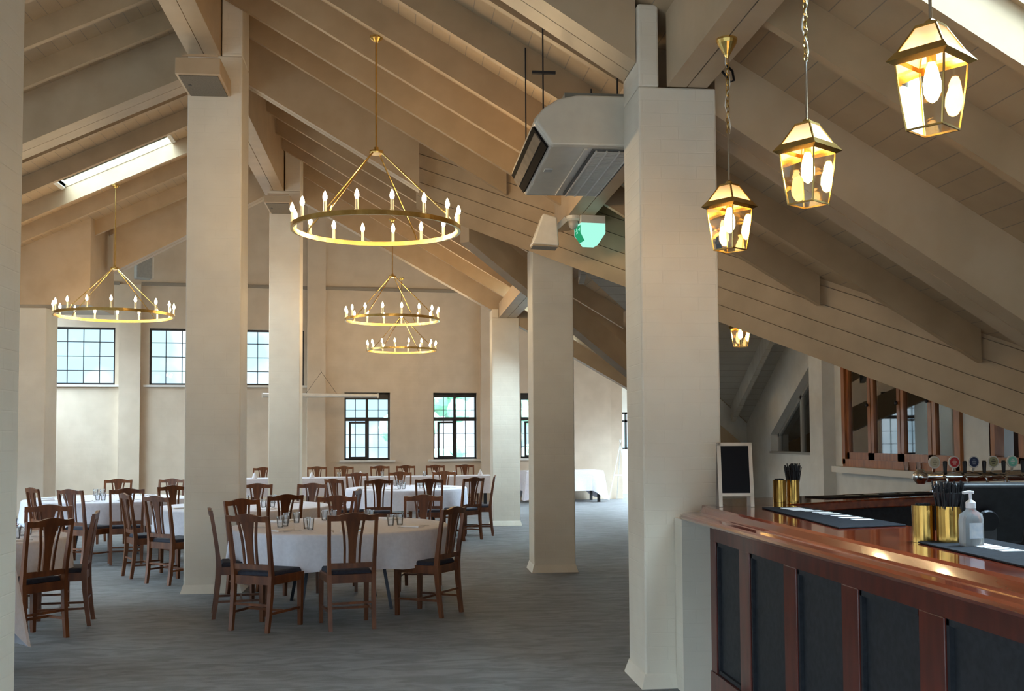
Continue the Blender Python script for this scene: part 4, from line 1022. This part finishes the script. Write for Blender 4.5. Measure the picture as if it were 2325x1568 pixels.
t, cx, cy = mat('black bar mat under the hand sanitiser at the right edge', [(2.03, 3.0), (2.40, 3.0), (2.44, 4.30), (2.10, 4.22)], None)
for k in range(4): obj('print_letter', BX(-.02, .07, .40 - .075 * k, .455 - .075 * k, .007, .009), M['napkin'], t)
a = math.atan2(1.0, 2.4)
t, cx, cy = mat('long black bar runner lying on the far leg of the bar', [(2.95, 7.22), (3.25, 7.32), (4.0, 7.64), (3.93, 7.86), (2.86, 7.42)], None)
pg = noisy('print_grey', (.35, .38, .36), (.45, .48, .46), 40, .6, 0)
for k in range(4):
    x, y = -.22 + .17 * k, -.06 + .07 * k; obj('print_letter', BX(x, x + .10, y, y + .035, .007, .009), pg, t)
# till screen seen from behind
t = thing('till_monitor', 'black tilted till monitor seen from behind at the right of the bar', 'monitor', (2.71, 4.8, .86), R(-6))
bm = bmesh.new(); prism(bm, [(-.20, -.02, -.15), (.20, -.02, -.15), (.20, .03, -.15), (-.20, .03, -.15)], [(-.20, -.02, .15), (.20, -.02, .15), (.20, .02, .15), (-.20, .02, .15)])
o = bevel(obj('screen_housing', bm, M['black'], t), .012, 3); o.location = (0, 0, .37); o.rotation_euler = (R(22), 0, 0)
bm = bmesh.new(); bar(bm, (0, .0, .0), (0, .0, .36), .10, .05, (0, 1, 0)); obj('stand', bm, M['black'], t)
obj('base', BX(-.12, .12, -.1, .1, 0, .02), M['black'], t)
bm = bmesh.new(); lathe(bm, [(.06, -.004), (.055, .006)], 20); o = obj('rear_hub', bm, M['dark_metal'], t); o.location = (0, -.035, .33); o.rotation_euler = (R(112), 0, 0)
# beer font
t = thing('beer_font', 'chrome beer font with five round badges and black tap handles on the far bar', 'beer tap', (4.42, 7.98, ZC), R(4))
for x in (-.30, .30):
    bm = bmesh.new(); lathe(bm, [(.05, 0), (.05, .01), (.025, .02), (.022, .10)], 20, (x, 0, 0)); obj('column', bm, M['chrome'], t)
bm = bmesh.new(); tube(bm, [(-.43, 0, .115), (.50, 0, .115)], .042, 18); lathe(bm, [(.0, 0)] and [(.03, -.055), (.058, -.02), (.058, .02), (.03, .055)], 18, (-.43, 0, .115)); obj('rail', bm, M['chrome'], t, smooth=True)
cols = [('beige', (.62, .56, .40), (.35, .30, .2)), ('red', (.55, .03, .04), (.75, .5, .45)), ('navy', (.03, .05, .12), (.3, .35, .45)), ('olive', (.40, .38, .22), (.08, .08, .06)), ('mint', (.25, .72, .58), (.75, .85, .8))]
for k, (nm, c, c2) in enumerate(cols):
    x = -.34 + .165 * k
    bm = bmesh.new(); bar(bm, (x, -.03, .15), (x, -.04, .19), .02, .012, (0, 1, 0)); st_ = obj('badge_stem', bm, M['chrome'], t)
    bm = bmesh.new(); lathe(bm, [(.047, -.006), (.047, .006)], 28); b_ = obj('badge', bm, plain('badge_rim_' + nm, (.75, .74, .70), .3), t); b_.location = (x, -.045, .225); b_.rotation_euler = (PI / 2, 0, 0)
    bm = bmesh.new(); lathe(bm, [(.038, .0), (.038, .0085)], 28); q = obj('badge_face', bm, plain('badge_' + nm, c, .35), b_)
    bm = bmesh.new(); box(bm, -.018, .018, -.004, .008, .0085, .0095); box(bm, -.012, .012, -.018, -.012, .0085, .0095); box(bm, -.010, .010, .014, .020, .0085, .0095); obj('badge_print', bm, plain('badge_print_' + nm, c2, .5), b_)
    bm = bmesh.new(); tube(bm, [(x + .08, -.03, .12), (x + .08, -.09, .10), (x + .08, -.10, .05)], .010, 8); sp = obj('spout', bm, M['chrome'], t)
    bm = bmesh.new(); lathe(bm, [(.010, .14), (.013, .15), (.017, .225), (.012, .235)], 12, (x + .08, -.06, 0)); obj('tap_handle', bm, M['black'], t)
# glasses shown on hatch shelf
for k, v in enumerate((11.85, 12.15)):
    put('glass', 5.93, v, 1.17, 0, 'clear glass standing on the sill of the timber hatch', 'glasses on the hatch sill')

# trees beyond the windows
def tree(u, v, h, r_, label, seed, group='trees beyond the low windows'):
    t = thing('garden_tree', label, 'tree', (u, v, 0)); rnd = random.Random(seed)
    bm = bmesh.new(); tube(bm, [(0, 0, 0), (.1, 0, h * .5)], .15, 8); obj('trunk', bm, M['chair'], t)
    bm = bmesh.new()
    for k in range(26):
        m_ = Matrix.Translation((rnd.uniform(-r_, r_), rnd.uniform(-r_, r_), h * .55 + rnd.uniform(-.4, .45) * h)) @ Matrix.Diagonal((rnd.uniform(.3, .6) * r_ * .7,) * 3 + (1,))
        bmesh.ops.create_icosphere(bm, subdivisions=2, radius=1, matrix=m_)
    obj('crown', bm, M['leaf'], t)
    t['group'] = group
tree(1.0, 37, 4.6, 1.3, 'pale green tree seen outside through the left part of the right low window', 3)
tree(4.7, 38, 3.8, 1.2, 'pale green tree seen outside through the window between the right pillars', 5)

used_end = True
